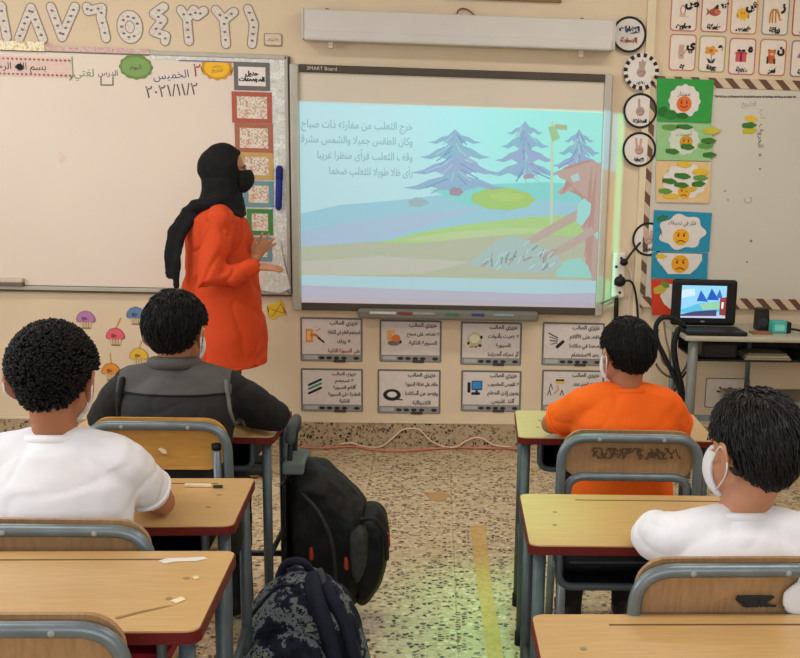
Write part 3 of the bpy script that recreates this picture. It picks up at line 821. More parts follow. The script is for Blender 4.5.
# ------------------------------------------------------------------ round hand-signal signs
WH = fm(222, 214, 206); BLK = fm(30, 26, 26)
def roundsign(u, v, dpx, label, text, hand, checked=False, Y=-.0182):
    x, z = P(u, v); r = dpx * PX / 2
    o = empty('round_sign', (x, 0, z - r), label, 'sign', 'round hand-signal signs')
    shapes('disc', [(epoly(x, z, r, r, 44), WH)], Y, .003, o)
    if checked:
        lst = [(epoly(x, z, r * .98, r * .98, 44), WH)]
        n = 15
        for k in range(n):
            a0, a1 = 2 * PI * k / n, 2 * PI * (k + .52) / n
            q = [(x + r * math.cos(a0 + (a1 - a0) * t / 4), z + r * math.sin(a0 + (a1 - a0) * t / 4)) for t in range(5)]
            q += [(x + r * .78 * math.cos(a1 + (a0 - a1) * t / 4), z + r * .78 * math.sin(a1 + (a0 - a1) * t / 4)) for t in range(5)]
            lst.append((q, fm(52, 26, 36)))
        shapes('checked_rim', lst, Y - .003, .001, o)
    else:
        bm = bmesh.new()
        n = 44
        for k in range(n):
            a0, a1 = 2 * PI * k / n, 2 * PI * (k + 1) / n
            prism(bm, [(x + r * math.cos(a0), z + r * math.sin(a0)), (x + r * math.cos(a1), z + r * math.sin(a1)), (x + r * .87 * math.cos(a1), z + r * .87 * math.sin(a1)), (x + r * .87 * math.cos(a0), z + r * .87 * math.sin(a0))], Y - .003, .002)
        done(bm, 'black_rim', BLK, o)
    if hand:
        sk = [fm(196, 160, 144), fm(178, 150, 140)][hand % 2]
        k = r
        lst = [(epoly(x, z - .04 * k, .26 * k, .27 * k, 18), sk)]
        fing = {1: [(-.1, .62)], 2: [(-.22, .60), (.08, .58)], 3: [(-.1, .5), (.05, .6), (.18, .5)], 4: [(-.24, .42), (-.06, .5), (.14, .46), (.26, .3)]}[hand]
        for fx, fz in fing: lst += [(q, sk) for q in stroke([(x + fx * .5 * k, z), (x + fx * k, z + fz * k)], .13 * k)]
        lst += [(q, fm(128, 100, 96)) for q in stroke([(x - .2 * k, z - .1 * k), (x + .02 * k, z + .04 * k), (x + .2 * k, z - .06 * k)], .03 * k)]
        lst += [(q, fm(128, 100, 96)) for q in stroke([(x - .1 * k, z - .24 * k), (x + .14 * k, z - .2 * k), (x + .2 * k, z)], .03 * k)]
        shapes('hand_drawing', lst, Y - .003, .0012, o, 0.00003)
        write('lettering', text, x, z - r * .58, Y - .0052, r * .36, fm(60, 54, 54), o, bold=.002)
    else:
        a, b_ = text.split('|')
        write('lettering', a, x, z + r * .30, Y - .0052, r * .52, fm(50, 60, 90), o, maxw=r * 1.3, bold=.003)
        write('lettering', b_, x, z - r * .32, Y - .0052, r * .52, fm(166, 84, 62), o, maxw=r * 1.2, bold=.003)
    return o
roundsign(628.5, 35, 34, 'black-rimmed round sign with one blue and one brown word, highest of the round signs', 'الإشارات|الصفية', 0)
roundsign(640.5, 72, 35, 'round sign with a checked black and white rim and a closed hand', 'هدوء', 3, True)
roundsign(639.5, 111, 34, 'black-rimmed round sign with a one-finger hand, just below the checked sign', 'المشاركة', 1)
roundsign(638.5, 149.5, 34, 'black-rimmed round sign with a two-finger hand, third below the worded sign', 'الإجابة', 2)
roundsign(648, 239, 34, 'black-rimmed round sign half covered by the blue poster', 'الخروج', 4)

# ------------------------------------------------------------------ right whiteboard
RX0, RX1, RZ0, RZ1 = 1.872, 3.9, .838, 2.005
rb = empty('whiteboard', (2.9, -.002, RZ0), 'grey-white wall board with brown striped borders behind the laptop', 'whiteboard')
boxo('writing_surface', RX0 + .01, RX1, -.018, -.002, RZ0 + .01, RZ1 - .01, M['board_r'], rb)
b0 = P(700, 84)[1]
boxo('striped_top_border', RX0 - .012, RX1 + .02, -.024, -.002, RZ1 - .044, RZ1 + .006, M['stripe_h'], rb, .002)
boxo('striped_bottom_border', RX0 - .012, RX1 + .02, -.024, -.002, RZ0 - .035, RZ0 + .024, M['stripe_h'], rb, .002)
boxo('striped_side_border', RX0 - .014, RX0 + .016, -.022, -.002, RZ0, RZ1, M['stripe_v'], rb, .002)
bm = bmesh.new()
lst = []
rnd = random.Random(9)
for k in range(26):
    u = 716 + k * 3.1
    lst += [(q, fm(112, 96, 92)) for q in stroke(pp([(u, 96.5 + .02 * k + rnd.uniform(-.4, .4)), (u + rnd.uniform(1, 2.2), 96.7 + .02 * k)], Yb), .010)]
lst += [(q, fm(150, 134, 124)) for q in stroke(pp([(714, 95.5), (730, 96.5)], Yb), .005)]
bm.free()
shapes('dashed_rule', lst, Yb, .0008, rb, 0.00001)
x, z = P(749, 104, Yb); write('handwriting', 'التاريخ', x, z, Yb - .001, .05, fm(150, 140, 132), rb)
x, z = P(761, 136, Yb); write('handwriting', 'الحروف', x, z, Yb - .001, .065, fm(70, 62, 60), rb, rot=PI / 2)
x, z = P(762, 114, Yb); write('handwriting', 'أ ب', x, z, Yb - .001, .05, fm(130, 120, 114), rb, rot=PI / 2)
lst = [(epoly(*P(u, v, Yb), rr, rr, 10), fm(136, 126, 118)) for u, v, rr in ((760, 155, .008), (760, 169, .006), (725, 191, .005), (751, 241, .008), (747, 262, .006), (728, 200, .005))]
xx, zz = P(748, 200, Yb)
lst += [(q, fm(170, 160, 152)) for q in stroke([(xx + .02 * math.cos(t), zz + .016 * math.sin(t)) for t in [PI * .9 + k * .35 for k in range(14)]], .006)]
shapes('pen_marks', lst, Yb, .0008, rb, 0.00001)

# leaf-shaped word stickers
def leaf(u, v, wpx, hpx, c, rot=0.0, tip=0.0):
    x, z = P(u, v)
    return [(x + (a - x) * math.cos(rot) - (b - z) * math.sin(rot), z + (a - x) * math.sin(rot) + (b - z) * math.cos(rot)) for a, b in epoly(x, z, wpx * PX / 2, hpx * PX / 2, 20, .08, 5)]
GR, YL, LG = fm(62, 116, 44), fm(222, 184, 58), fm(96, 146, 70)
x, z = P(749, 125, Yb)
o = empty('sticker_cluster', (x, Yb, z - .05), 'yellow and green caterpillar stickers stuck on the grey-white board', 'sticker')
shapes('yellow_sticker', [(leaf(750, 119, 13, 6, 0, -.1), YL)], Yb, .002, o)
shapes('green_sticker', [(leaf(748, 125.5, 15, 6, 0, .05), GR)], Yb, .0026, o)
shapes('yellow_green_sticker', [(leaf(748.5, 131, 15, 6.5, 0, .1), fm(190, 180, 50))], Yb, .002, o)

# ------------------------------------------------------------------ column of behaviour posters
def face(x, z, r, skin, sad=False, Y=0.0):
    l = [(epoly(x, z, r, r, 28), skin), (epoly(x - r * .36, z + r * .18, r * .12, r * .17, 12), fm(96, 56, 16)), (epoly(x + r * .36, z + r * .18, r * .12, r * .17, 12), fm(96, 56, 16))]
    s = -1 if sad else 1
    l += [(q, fm(120, 64, 20)) for q in stroke([(x + r * .45 * k / 4, z - r * .42 + s * r * .18 * ((k / 4) ** 2)) for k in range(-4, 5)], r * .12)]
    l += [(q, fm(150, 90, 20)) for q in stroke([(x - r * .55, z + r * .5), (x - r * .2, z + r * .42)], r * .08)] + [(q, fm(150, 90, 20)) for q in stroke([(x + r * .55, z + r * .5), (x + r * .2, z + r * .42)], r * .08)]
    return l
YP = -.026
def poster(quad, c, label):
    pl = pp(quad, YP)
    cx = sum(p[0] for p in pl) / 4
    o = empty('behaviour_poster', (cx, YP, min(p[1] for p in pl)), label, 'poster', 'behaviour posters beside the grey-white board')
    shapes('sheet', [(pl, fm(*c))], YP, .002, o)
    return o
YQ = YP - .002
o = poster([(657, 78), (714, 80), (711, 123), (657, 121)], (52, 152, 66), 'bright green poster with a red smiling face in a white cloud')
x, z = P(684.5, 101, YQ)
shapes('cloud', [(epoly(x, z, 15.5 * PX, 15.5 * PX, 60, .05, 12), WH)], YQ, .001, o)
x, z = P(684, 104, YQ)
shapes('smiling_face', face(x, z, 7.5 * PX, fm(222, 110, 50)), YQ - .001, .001, o, 0.0001)
x, z = P(684, 94, YQ); write('lettering', 'ممتاز', x, z, YQ - .0022, .05, fm(70, 70, 64), o)
shapes('caterpillar', [(leaf(662, 112, 11, 10, 0), fm(40, 108, 44)), (leaf(670, 115, 13, 9, 0), fm(48, 120, 48)), (leaf(681, 116, 12, 6, 0), fm(40, 104, 40))], YQ, .0015, o)
o = poster([(657, 122), (712, 124), (711, 161), (656, 160)], (150, 196, 136), 'pale green poster scattered with green leaf-shaped name stickers')
x, z = P(684, 140, YQ)
shapes('cloud', [(epoly(x, z, 15 * PX, 14 * PX, 60, .05, 12), fm(206, 214, 196))], YQ, .001, o)
shapes('face', face(*P(686, 142, YQ), 6.5 * PX, fm(206, 150, 50)), YQ - .001, .001, o, 0.0001)
x, z = P(684, 134, YQ); write('lettering', 'أحسنت', x, z, YQ - .0022, .042, fm(90, 96, 84), o)
for u, v, w_, h_, c in ((669, 127.5, 17, 5.5, LG), (683, 127, 17, 5, GR), (710, 131, 18, 6.5, fm(196, 186, 66)), (686, 147, 14, 6, GR), (707, 141, 15, 6, GR), (704, 146, 15, 5.5, LG), (671, 151.5, 14, 5.5, GR), (708, 155, 14, 5.5, GR)):
    shapes('leaf_sticker', [(leaf(u, v, w_, h_, 0, random.uniform(-.08, .12)), c)], YQ - .001, .0022, o)
o = poster([(656, 161), (711, 162), (709, 203), (656, 202)], (222, 190, 138), 'peach poster crowded with green and yellow leaf-shaped name stickers')
x, z = P(685, 181, YQ)
shapes('cloud', [(epoly(x, z, 22 * PX, 17 * PX, 60, .06, 11), fm(222, 216, 208))], YQ, .001, o)
shapes('face', face(*P(684, 192, YQ), 6.5 * PX, fm(226, 166, 50), True), YQ - .001, .001, o, 0.0001)
for u, v, w_, h_, c in ((683, 164.5, 14, 6.5, YL), (699, 172, 17, 7, YL), (681, 176, 17, 6, GR), (668, 181, 15, 5.5, GR), (699, 178, 15, 5.5, LG), (697, 184, 14, 6, GR), (680, 185, 15, 5.5, GR), (664, 191, 14, 5.5, LG), (670, 196, 17, 5, YL), (690, 189, 12, 5, fm(214, 170, 50))):
    shapes('leaf_sticker', [(leaf(u, v, w_, h_, 0, random.uniform(-.1, .12)), c)], YQ - .001, .0024, o)
def cloudp(u, v, w_, h_, n=7):
    x, z = P(u, v, YQ)
    return epoly(x, z, w_ * PX / 2, h_ * PX / 2, 70, .09, n)
o = poster([(654, 210), (712, 213), (709, 252), (652, 251)], (36, 140, 172), 'blue poster with a white cloud, a line of writing and a worried yellow face')
shapes('cloud', [(cloudp(682, 232, 46, 34), WH), (leaf(661, 218, 12, 6, 0, .3), fm(46, 120, 80))], YQ, .001, o)
shapes('worried_face', face(*P(681, 237, YQ), 8.3 * PX, fm(232, 168, 38), True), YQ - .001, .001, o, 0.0001)
x, z = P(682, 223, YQ); write('lettering', 'فكر في تصرفك', x, z, YQ - .0024, .048, fm(56, 60, 60), o, maxw=.15)
o = poster([(652, 252), (708, 253), (707, 279), (651, 278)], (38, 138, 170), 'narrow blue poster with a sad yellow face, just above the laptop')
shapes('cloud', [(pp([(658, 253), (702, 254), (702, 260), (697, 268), (690, 274), (668, 274), (662, 266), (657, 260)], YQ), WH), (leaf(660, 256, 12, 5, 0), YL)], YQ, .001, o)
shapes('sad_face', face(*P(680, 264, YQ), 9 * PX, fm(232, 160, 34), True), YQ - .001, .001, o, 0.0001)
o = poster([(651, 279), (707, 280), (706, 315), (652, 315)], (206, 62, 34), 'red poster with a yellow-green leaf, mostly hidden behind the laptop')
shapes('cloud', [(pp([(660, 296), (668, 284), (700, 284), (700, 312), (674, 312), (664, 304)], YQ), WH), (leaf(659, 289, 14, 9, 0, .3), fm(196, 176, 66)), (leaf(664, 284, 10, 6, 0, -.5), fm(110, 140, 60))], YQ, .001, o)

# ------------------------------------------------------------------ alphabet cards
def card_art(kind, x, z, s):
    D = fm(60, 50, 46)
    if kind == 'soap': return [(epoly(x, z + .1 * s, .30 * s, .5 * s, 24), fm(190, 130, 104)), (epoly(x, z + .1 * s, .18 * s, .36 * s, 20), fm(226, 214, 206)), (rpoly(x - .34 * s, x + .3 * s, z - .55 * s, z - .3 * s, .05 * s), fm(206, 170, 150)), (epoly(x + .5 * s, z - .5 * s, .16 * s, .1 * s, 12), fm(206, 196, 190))]
    if kind == 'fish': return [([(x - .75 * s, z + .4 * s), (x - .3 * s, z), (x - .75 * s, z - .4 * s), (x - .6 * s, z)], fm(110, 84, 66)), (epoly(x + .12 * s, z, .6 * s, .36 * s, 24), fm(166, 84, 66)), ([(x - .1 * s, z + .3 * s), (x + .2 * s, z + .62 * s), (x + .4 * s, z + .28 * s)], fm(120, 70, 56)), (epoly(x + .38 * s, z + .06 * s, .28 * s, .22 * s, 18), fm(206, 110, 80)), (epoly(x + .46 * s, z + .08 * s, .05 * s, .05 * s, 8), D)]
    if kind == 'sun': return [(epoly(x, z, .62 * s, .62 * s, 48, .16, 10), fm(226, 186, 90)), (epoly(x, z, .40 * s, .40 * s, 24), fm(236, 170, 44)), (epoly(x - .12 * s, z + .08 * s, .05 * s, .07 * s, 8), D), (epoly(x + .12 * s, z + .08 * s, .05 * s, .07 * s, 8), D)]
    if kind == 'giraffe':
        l = [(q, fm(200, 136, 60)) for q in stroke([(x - .45 * s, z - .7 * s), (x - .42 * s, z + .2 * s), (x - .2 * s, z + .5 * s), (x + .2 * s, z + .5 * s), (x + .42 * s, z + .1 * s), (x + .55 * s, z - .35 * s)], .2 * s)]
        l += [(q, fm(190, 124, 56)) for q in stroke([(x + .1 * s, z + .4 * s), (x + .14 * s, z - .7 * s)], .15 * s)] + [(q, fm(190, 124, 56)) for q in stroke([(x - .2 * s, z + .4 * s), (x - .18 * s, z - .7 * s)], .15 * s)]
        l += [(epoly(x + .6 * s, z - .42 * s, .16 * s, .12 * s, 14), fm(206, 150, 80))]
        l += [(epoly(x + a * s, z + b * s, .05 * s, .05 * s, 8), fm(130, 80, 40)) for a, b in ((-.2, .52), (.05, .5), (.3, .3), (-.42, .05), (.45, 0))]
        return l
    if kind == 'pomegranate': return [(epoly(x, z, .5 * s, .5 * s, 24), fm(196, 80, 50)), ([(x - .15 * s, z + .45 * s), (x - .2 * s, z + .7 * s), (x, z + .55 * s), (x + .2 * s, z + .7 * s), (x + .15 * s, z + .45 * s)], fm(166, 70, 44))]
    if kind == 'hand': return [(rpoly(x - .32 * s, x + .26 * s, z - .7 * s, z + .1 * s, .15 * s), fm(196, 166, 150))] + [(q, fm(190, 158, 142)) for a in (-.24, -.06, .12) for q in stroke([(x + a * s, z), (x + (a + .06) * s, z + .6 * s)], .17 * s)] + [(q, fm(190, 158, 142)) for q in stroke([(x + .2 * s, z - .2 * s), (x + .46 * s, z + .2 * s)], .15 * s)] + [(epoly(x, z - .35 * s, .14 * s, .1 * s, 12), fm(166, 132, 120))]
    if kind == 'flower': return [(q, fm(56, 74, 60)) for q in stroke([(x + .05 * s, z), (x + .05 * s, z - .95 * s)], .06 * s)] + [(epoly(x, z + .25 * s, .62 * s, .40 * s, 40, .2, 5), fm(222, 150, 62)), (epoly(x, z + .25 * s, .2 * s, .16 * s, 14), fm(176, 100, 40)), ([(x - .45 * s, z - .45 * s), (x - .2 * s, z - .95 * s), (x + .05 * s, z - .98 * s), (x - .05 * s, z - .65 * s)], fm(44, 54, 56)), ([(x + .5 * s, z - .45 * s), (x + .3 * s, z - .95 * s), (x + .05 * s, z - .98 * s), (x + .15 * s, z - .65 * s)], fm(50, 60, 58))]
    if kind == 'gift': return [(rpoly(x - .55 * s, x + .55 * s, z - .6 * s, z + .3 * s, .04 * s), fm(206, 84, 88)), (rpoly(x - .6 * s, x + .6 * s, z + .12 * s, z + .36 * s, .03 * s), fm(190, 70, 78)), (rpoly(x - .09 * s, x + .09 * s, z - .6 * s, z + .36 * s), fm(90, 30, 40)), (epoly(x - .22 * s, z + .48 * s, .22 * s, .13 * s, 14), fm(60, 34, 40)), (epoly(x + .22 * s, z + .48 * s, .22 * s, .13 * s, 14), fm(60, 34, 40))]
    if kind == 'tiger': return [(epoly(x - .05 * s, z - .2 * s, .42 * s, .5 * s, 20), fm(190, 96, 56)), (epoly(x, z + .35 * s, .40 * s, .32 * s, 20), fm(206, 112, 66)), (epoly(x - .3 * s, z + .6 * s, .12 * s, .12 * s, 12), fm(150, 80, 46)), (epoly(x + .3 * s, z + .6 * s, .12 * s, .12 * s, 12), fm(150, 80, 46)), (rpoly(x - .5 * s, x - .3 * s, z - .7 * s, z, .05 * s), fm(60, 44, 40)), (rpoly(x + .2 * s, x + .42 * s, z - .72 * s, z - .2 * s, .05 * s), fm(70, 48, 40)), (epoly(x + .02 * s, z + .26 * s, .16 * s, .12 * s, 12), fm(230, 190, 150)), (epoly(x - .14 * s, z + .42 * s, .04 * s, .05 * s, 8), D), (epoly(x + .14 * s, z + .42 * s, .04 * s, .05 * s, 8), D)]
    if kind == 'umbrella': return [([(x - .6 * s, z)] + [(x + .6 * s * math.cos(PI - PI * k / 12), z + .6 * s * math.sin(PI * k / 12)) for k in range(13)], fm(150, 110, 150))] + [(q, fm(90, 70, 60)) for q in stroke([(x, z), (x, z - .55 * s), (x + .15 * s, z - .62 * s)], .06 * s)]
acards = [(684, 12, 'soap', 'ص', 'صابون', 'soap bottle', (190, 130, 120)), (714.5, 13, 'fish', 'س', 'سمكة', 'red fish', (186, 120, 112)), (744, 15, 'sun', 'ش', 'شمس', 'yellow sun', (200, 150, 110)), (775.5, 16, 'giraffe', 'ز', 'زرافة', 'giraffe', (150, 150, 150)), (806, 17, 'pomegranate', 'ر', 'رمان', 'red fruit cut off by the picture edge', (180, 90, 84)),
          (682.5, 52.5, 'hand', 'ي', 'يد', 'hand', (196, 130, 120)), (712, 54, 'flower', 'و', 'وردة', 'orange flower', (166, 160, 110)), (742, 56.5, 'gift', 'ه', 'هدية', 'red gift box', (190, 120, 116)), (772.5, 57.5, 'tiger', 'ن', 'نمر', 'brown cub', (190, 130, 100)), (804, 59, 'umbrella', 'م', 'مظلة', 'purple umbrella cut off by the picture edge', (150, 120, 130))]
for u, v, kd, lt, wd, nm, c in acards:
    x0, x1, z0, z1 = bpx(u, v, 27, 37 if v > 40 else 39)
    xm, zm = (x0 + x1) / 2, (z0 + z1) / 2
    o = empty('alphabet_card', (xm, 0, z0), 'alphabet card on the wall with a %s' % nm, 'card', 'alphabet picture cards above the grey-white board')
    shapes('card', [(rpoly(x0, x1, z0, z1, .02), fm(*c)), (rpoly(x0 + .007, x1 - .007, z0 + .007, z1 - .007, .016), fm(228, 214, 200))], 0, .002, o)
    shapes('picture', card_art(kd, xm - .006, zm + .004, .052), -.0023, .0005, o, 0.00008)
    write('lettering', lt, x1 - .03, z1 - .052, -.0042, .085, fm(30, 28, 30), o, bold=.004)
    write('lettering', wd, xm, z0 + .026, -.0042, .046, fm(44, 36, 34), o, bold=.003)

# ------------------------------------------------------------------ board-rule posters under the interactive board
rules = [(331.5, 339.5, 62, 44, 'a hand with a pen', 'pen', ['عزيزي الطالب', 'استخدم القلم في الكتابة', 'لا يدك', 'على السبورة الذكية'], 'first from the left, upper row'),
         (410.5, 341, 62, 42, 'an orange figure above a grey disc', 'figure', ['عزيزي الطالب', 'لا تضغط على سطح', 'السبورة الذكية'], 'second, upper row'),
         (491, 343.5, 61, 43, 'a pale round clock-like drawing', 'ring', ['عزيزي الطالب', 'لا تعبث بأدوات', 'السبورة', 'أو تحرك أجهزتها'], 'third, upper row'),
         (573, 344, 62, 43, 'a fan of grey pens', 'pens', ['عزيزي الطالب', 'حافظ على الأقلام', 'وضعها في مكانها', 'بعد الاستخدام'], 'behind the boy in orange, upper row'),
         (332, 390, 62, 43, 'green and black crossed markers', 'markers', ['عزيزي الطالب', 'لا تستخدم', 'أقلام السبورة', 'العادية على السبورة', 'الذكية'], 'first from the left, lower row'),
         (409, 391.5, 63, 44, 'a coiled black cable', 'coil', ['عزيزي الطالب', 'حافظ على نظافة السبورة', 'وابتعد عن أسلاكها', 'الكهربائية'], 'second, lower row'),
         (491, 391, 60, 41, 'a blue computer', 'computer', ['عزيزي الطالب', 'لا تلمس الحاسوب', 'بدون إذن المعلم', 'أثناء الدرس'], 'third, lower row'),
         (572.5, 391, 62, 42, 'stick figures', 'sticks', ['عزيزي الطالب', 'لا تتزاحم عند', 'السبورة'], 'partly hidden by the orange shirt, lower row')]
def rule_art(kind, x, z, s):
    D = fm(44, 36, 34); O = fm(226, 140, 56); G = fm(120, 116, 112)
    if kind == 'pen': return [(rpoly(x - s, x - .2 * s, z - .75 * s, z + .75 * s, .05 * s), O), (rpoly(x - .85 * s, x - .45 * s, z - .5 * s, z + .5 * s, .05 * s), fm(236, 190, 120))] + [(q, fm(196, 116, 60)) for q in stroke([(x - .4 * s, z + .1 * s), (x + .1 * s, z + .1 * s), (x + .5 * s, z - .25 * s)], .28 * s)] + [(q, D) for q in stroke([(x + .4 * s, z - .25 * s), (x + 1.0 * s, z - .7 * s)], .2 * s)] + [(q, fm(200, 120, 60)) for q in stroke([(x + .2 * s, z + .55 * s), (x + .6 * s, z + .8 * s)], .1 * s)]
    if kind == 'figure': return [(epoly(x, z - .65 * s, .7 * s, .3 * s, 20), G), (rpoly(x - .75 * s, x - .2 * s, z - .4 * s, z + .8 * s, .2 * s), fm(230, 166, 90)), (epoly(x + .25 * s, z - .1 * s, .5 * s, .42 * s, 20), fm(222, 120, 66)), (epoly(x - .1 * s, z + .6 * s, .26 * s, .24 * s, 16), fm(236, 180, 100)), (epoly(x + .75 * s, z - .5 * s, .14 * s, .2 * s, 12), D)]
    if kind == 'ring': return [(epoly(x, z + .05 * s, .82 * s, .82 * s, 30, .04, 7), fm(196, 190, 150)), (epoly(x, z + .12 * s, .55 * s, .5 * s, 24), fm(226, 222, 190)), (epoly(x - .7 * s, z - .4 * s, .14 * s, .2 * s, 10), D), (epoly(x + .75 * s, z + .3 * s, .16 * s, .2 * s, 10), D), (epoly(x + .6 * s, z - .65 * s, .2 * s, .18 * s, 10), fm(80, 64, 52)), (epoly(x - .35 * s, z - .8 * s, .3 * s, .12 * s, 12), fm(206, 150, 80)), (epoly(x + .15 * s, z - .8 * s, .18 * s, .1 * s, 12), fm(120, 80, 50))]
    if kind == 'pens':
        l = []
        for k in range(4): l += [(q, (D, G, fm(80, 76, 78), G)[k]) for q in stroke([(x - .9 * s + .1 * k * s, z + .8 * s - .42 * k * s), (x + .1 * s, z + .3 * s - .2 * k * s)], .13 * s)]
        return l + [(q, D) for q in stroke([(x + .1 * s, z - .75 * s), (x + .75 * s, z - .15 * s)], .36 * s)]
    if kind == 'markers': return [(q, c) for c, dz in ((fm(40, 54, 66), .45), (fm(70, 150, 120), .0), (fm(44, 36, 40), -.5)) for q in stroke([(x - .7 * s, z + (dz - .3) * s), (x + .65 * s, z + (dz + .35) * s)], .26 * s)]
    if kind == 'coil': return [(epoly(x, z, 1.0 * s, .68 * s, 32), D), (epoly(x, z + .05 * s, .55 * s, .34 * s, 26), fm(226, 218, 212))] + [(q, D) for q in stroke([(x + .6 * s, z - .5 * s), (x + 1.15 * s, z - .55 * s)], .14 * s)]
    if kind == 'computer': return [(rpoly(x - .4 * s, x + .85 * s, z - .3 * s, z + .8 * s, .08 * s), fm(40, 90, 150)), (rpoly(x - .28 * s, x + .72 * s, z - .12 * s, z + .68 * s, .04 * s), fm(60, 140, 200)), (rpoly(x - .85 * s, x - .5 * s, z - .6 * s, z + .6 * s, .06 * s), fm(34, 32, 34)), (rpoly(x - .4 * s, x + .6 * s, z - .85 * s, z - .55 * s, .06 * s), fm(30, 30, 34)), (rpoly(x + .05 * s, x + .35 * s, z - .55 * s, z - .3 * s), fm(60, 60, 66))]
    l = []
    for a, b in ((-.6, .1), (-.75, -.6), (.7, -.6)):
        l += [(q, fm(90, 70, 56)) for q in stroke([(x + (a - .2) * s, z + (b - .3) * s), (x + a * s, z + (b + .3) * s), (x + (a + .2) * s, z + (b - .3) * s)], .1 * s)]
    l += [(q, fm(206, 170, 110)) for q in stroke([(x - .2 * s, z - .7 * s), (x + .3 * s, z - .2 * s), (x + .1 * s, z + .2 * s)], .2 * s)]
    return l + [(rpoly(x - .05 * s, x + .9 * s, z + .45 * s, z + .85 * s), fm(216, 176, 80)), (rpoly(x - .05 * s, x + .9 * s, z + .75 * s, z + .95 * s), D)]
for u, v, w_, h_, nm, kd, lines, pos in rules:
    x0, x1, z0, z1 = bpx(u, v, w_, h_)
    o = empty('rule_poster', ((x0 + x1) / 2, 0, z0), 'board-rule poster showing %s, %s' % (nm, pos), 'poster', 'board-rule posters under the interactive board')
    zt = z0 + (z1 - z0) * .17
    shapes('border', [(rpoly(x0, x1, z0, z1, .008), fm(112, 108, 102))], 0, .003, o)
    shapes('paper', [(rpoly(x0 + .010, x1 - .010, zt, z1 - .010), fm(216, 204, 196))], -.003, .0008, o)
    shapes('printed_tray', [(rpoly(x0 + .006, x1 - .006, z0 + .004, zt, .006), fm(140, 138, 134)), (rpoly(x0 + .018, x0 + .09, z0 + .013, zt - .008, .004), fm(176, 174, 170))] +
           [(epoly(x0 + (x1 - x0) * t, (z0 + zt) / 2, .016, .009, 10), fm(50, 46, 46)) for t in (.34, .46, .58, .70, .90)] +
           [(rpoly((x0 + x1) / 2 + .01, (x0 + x1) / 2 + .075, z0 - .004, z0 + .012, .005), fm(66, 62, 60))], -.003, .0014, o, 0.00005)
    hh = z1 - zt
    iz = (zt + z1) / 2 + (.0 if kd != 'coil' else -.04)
    shapes('drawing', rule_art(kd, x0 + (x1 - x0) * .23, iz, .048), -.0038, .0006, o, 0.00006)
    n = len(lines)
    for i, t in enumerate(lines):
        zz = z1 - hh * (.14 + .76 * i / max(3, n - 1))
        write('lettering', t, x0 + (x1 - x0) * .70, zz, -.0056, .043 if n < 5 else .038, fm(160, 90, 80) if (kd == 'pen' and i == 3) else fm(104, 92, 92), o, maxw=(x1 - x0) * .52, bold=.001)

# ------------------------------------------------------------------ cupcake stickers
def cupcake(u, v, c, dark, label, candle=0):
    x, z = P(u, v); s = 9.5 * PX
    o = empty('cupcake_sticker', (x, 0, z - .05), label, 'sticker', 'cupcake stickers on the wall')
    shapes('paper_case', [([(x - .66 * s, z - .1 * s), (x + .66 * s, z - .1 * s), (x + .48 * s, z - .95 * s), (x - .48 * s, z - .95 * s)], fm(206, 180, 140))] +
           [(q, fm(120, 96, 70)) for a in (-.3, 0, .3) for q in stroke([(x + a * s, z - .2 * s), (x + a * .8 * s, z - .82 * s)], .05 * s)] + [(q, fm(84, 66, 54)) for q in stroke([(x - .42 * s, z - .85 * s), (x + .42 * s, z - .85 * s)], .1 * s)], 0, .003, o, 0.0001)
    top = [(x - .86 * s, z - .12 * s), (x - .92 * s, z + .12 * s), (x - .8 * s, z + .45 * s), (x - .5 * s, z + .80 * s), (x, z + .95 * s), (x + .5 * s, z + .80 * s), (x + .8 * s, z + .45 * s), (x + .92 * s, z + .12 * s), (x + .86 * s, z - .12 * s), (x + .6 * s, z - .22 * s), (x + .3 * s, z - .12 * s), (x, z - .24 * s), (x - .3 * s, z - .12 * s), (x - .6 * s, z - .22 * s)]
    big = [(x + (a - x) * 1.08, z + .3 * s + (b - z - .3 * s) * 1.08) for a, b in top]
    shapes('icing', [(big, dark), (top, c), (epoly(x - .15 * s, z + .15 * s, .3 * s, .2 * s, 14, .2, 3), dark)], 0, .004, o, 0.0003)
    if candle: shapes('candle', [(q, fm(206, 160, 90)) for q in stroke([(x + .05 * s, z + .9 * s), (x + candle * s, z + 2.0 * s)], .13 * s)], 0, .003, o)
cupcake(86, 320, fm(178, 120, 170), fm(120, 80, 120), 'purple-iced cupcake sticker above the pink one')
cupcake(115.5, 337, fm(226, 96, 112), fm(150, 60, 70), 'pink-iced cupcake sticker with a candle', .6)
cupcake(136, 316, fm(96, 126, 166), fm(66, 84, 110), 'blue-iced cupcake sticker beside the dark-haired boy in the jacket')
cupcake(139, 357, fm(226, 180, 60), fm(150, 116, 40), 'yellow-iced cupcake sticker above the jacket shoulder', .4)
cupcake(111, 372, fm(222, 140, 56), fm(150, 86, 36), 'orange-iced cupcake sticker with a candle, lowest of them', .0001)
x, z = P(275.5, 309)
o = empty('yellow_sticker', (x, 0, z - .05), 'crumpled bright yellow paper sticker on the wall just right of the orange tunic', 'sticker')
shapes('paper', [(pp([(267, 305), (275, 303), (280, 300), (285, 305), (284, 311), (287, 315), (278, 316), (274, 320), (268, 317), (269, 310)]), fm(222, 184, 50))] , 0, .004, o)
shapes('fold_marks', [(q, fm(176, 136, 36)) for q in stroke(pp([(270, 308), (276, 311), (281, 304)]), .006) + stroke(pp([(272, 316), (277, 311), (284, 313)]), .006)], -.004, .0004, o, 0.00005)

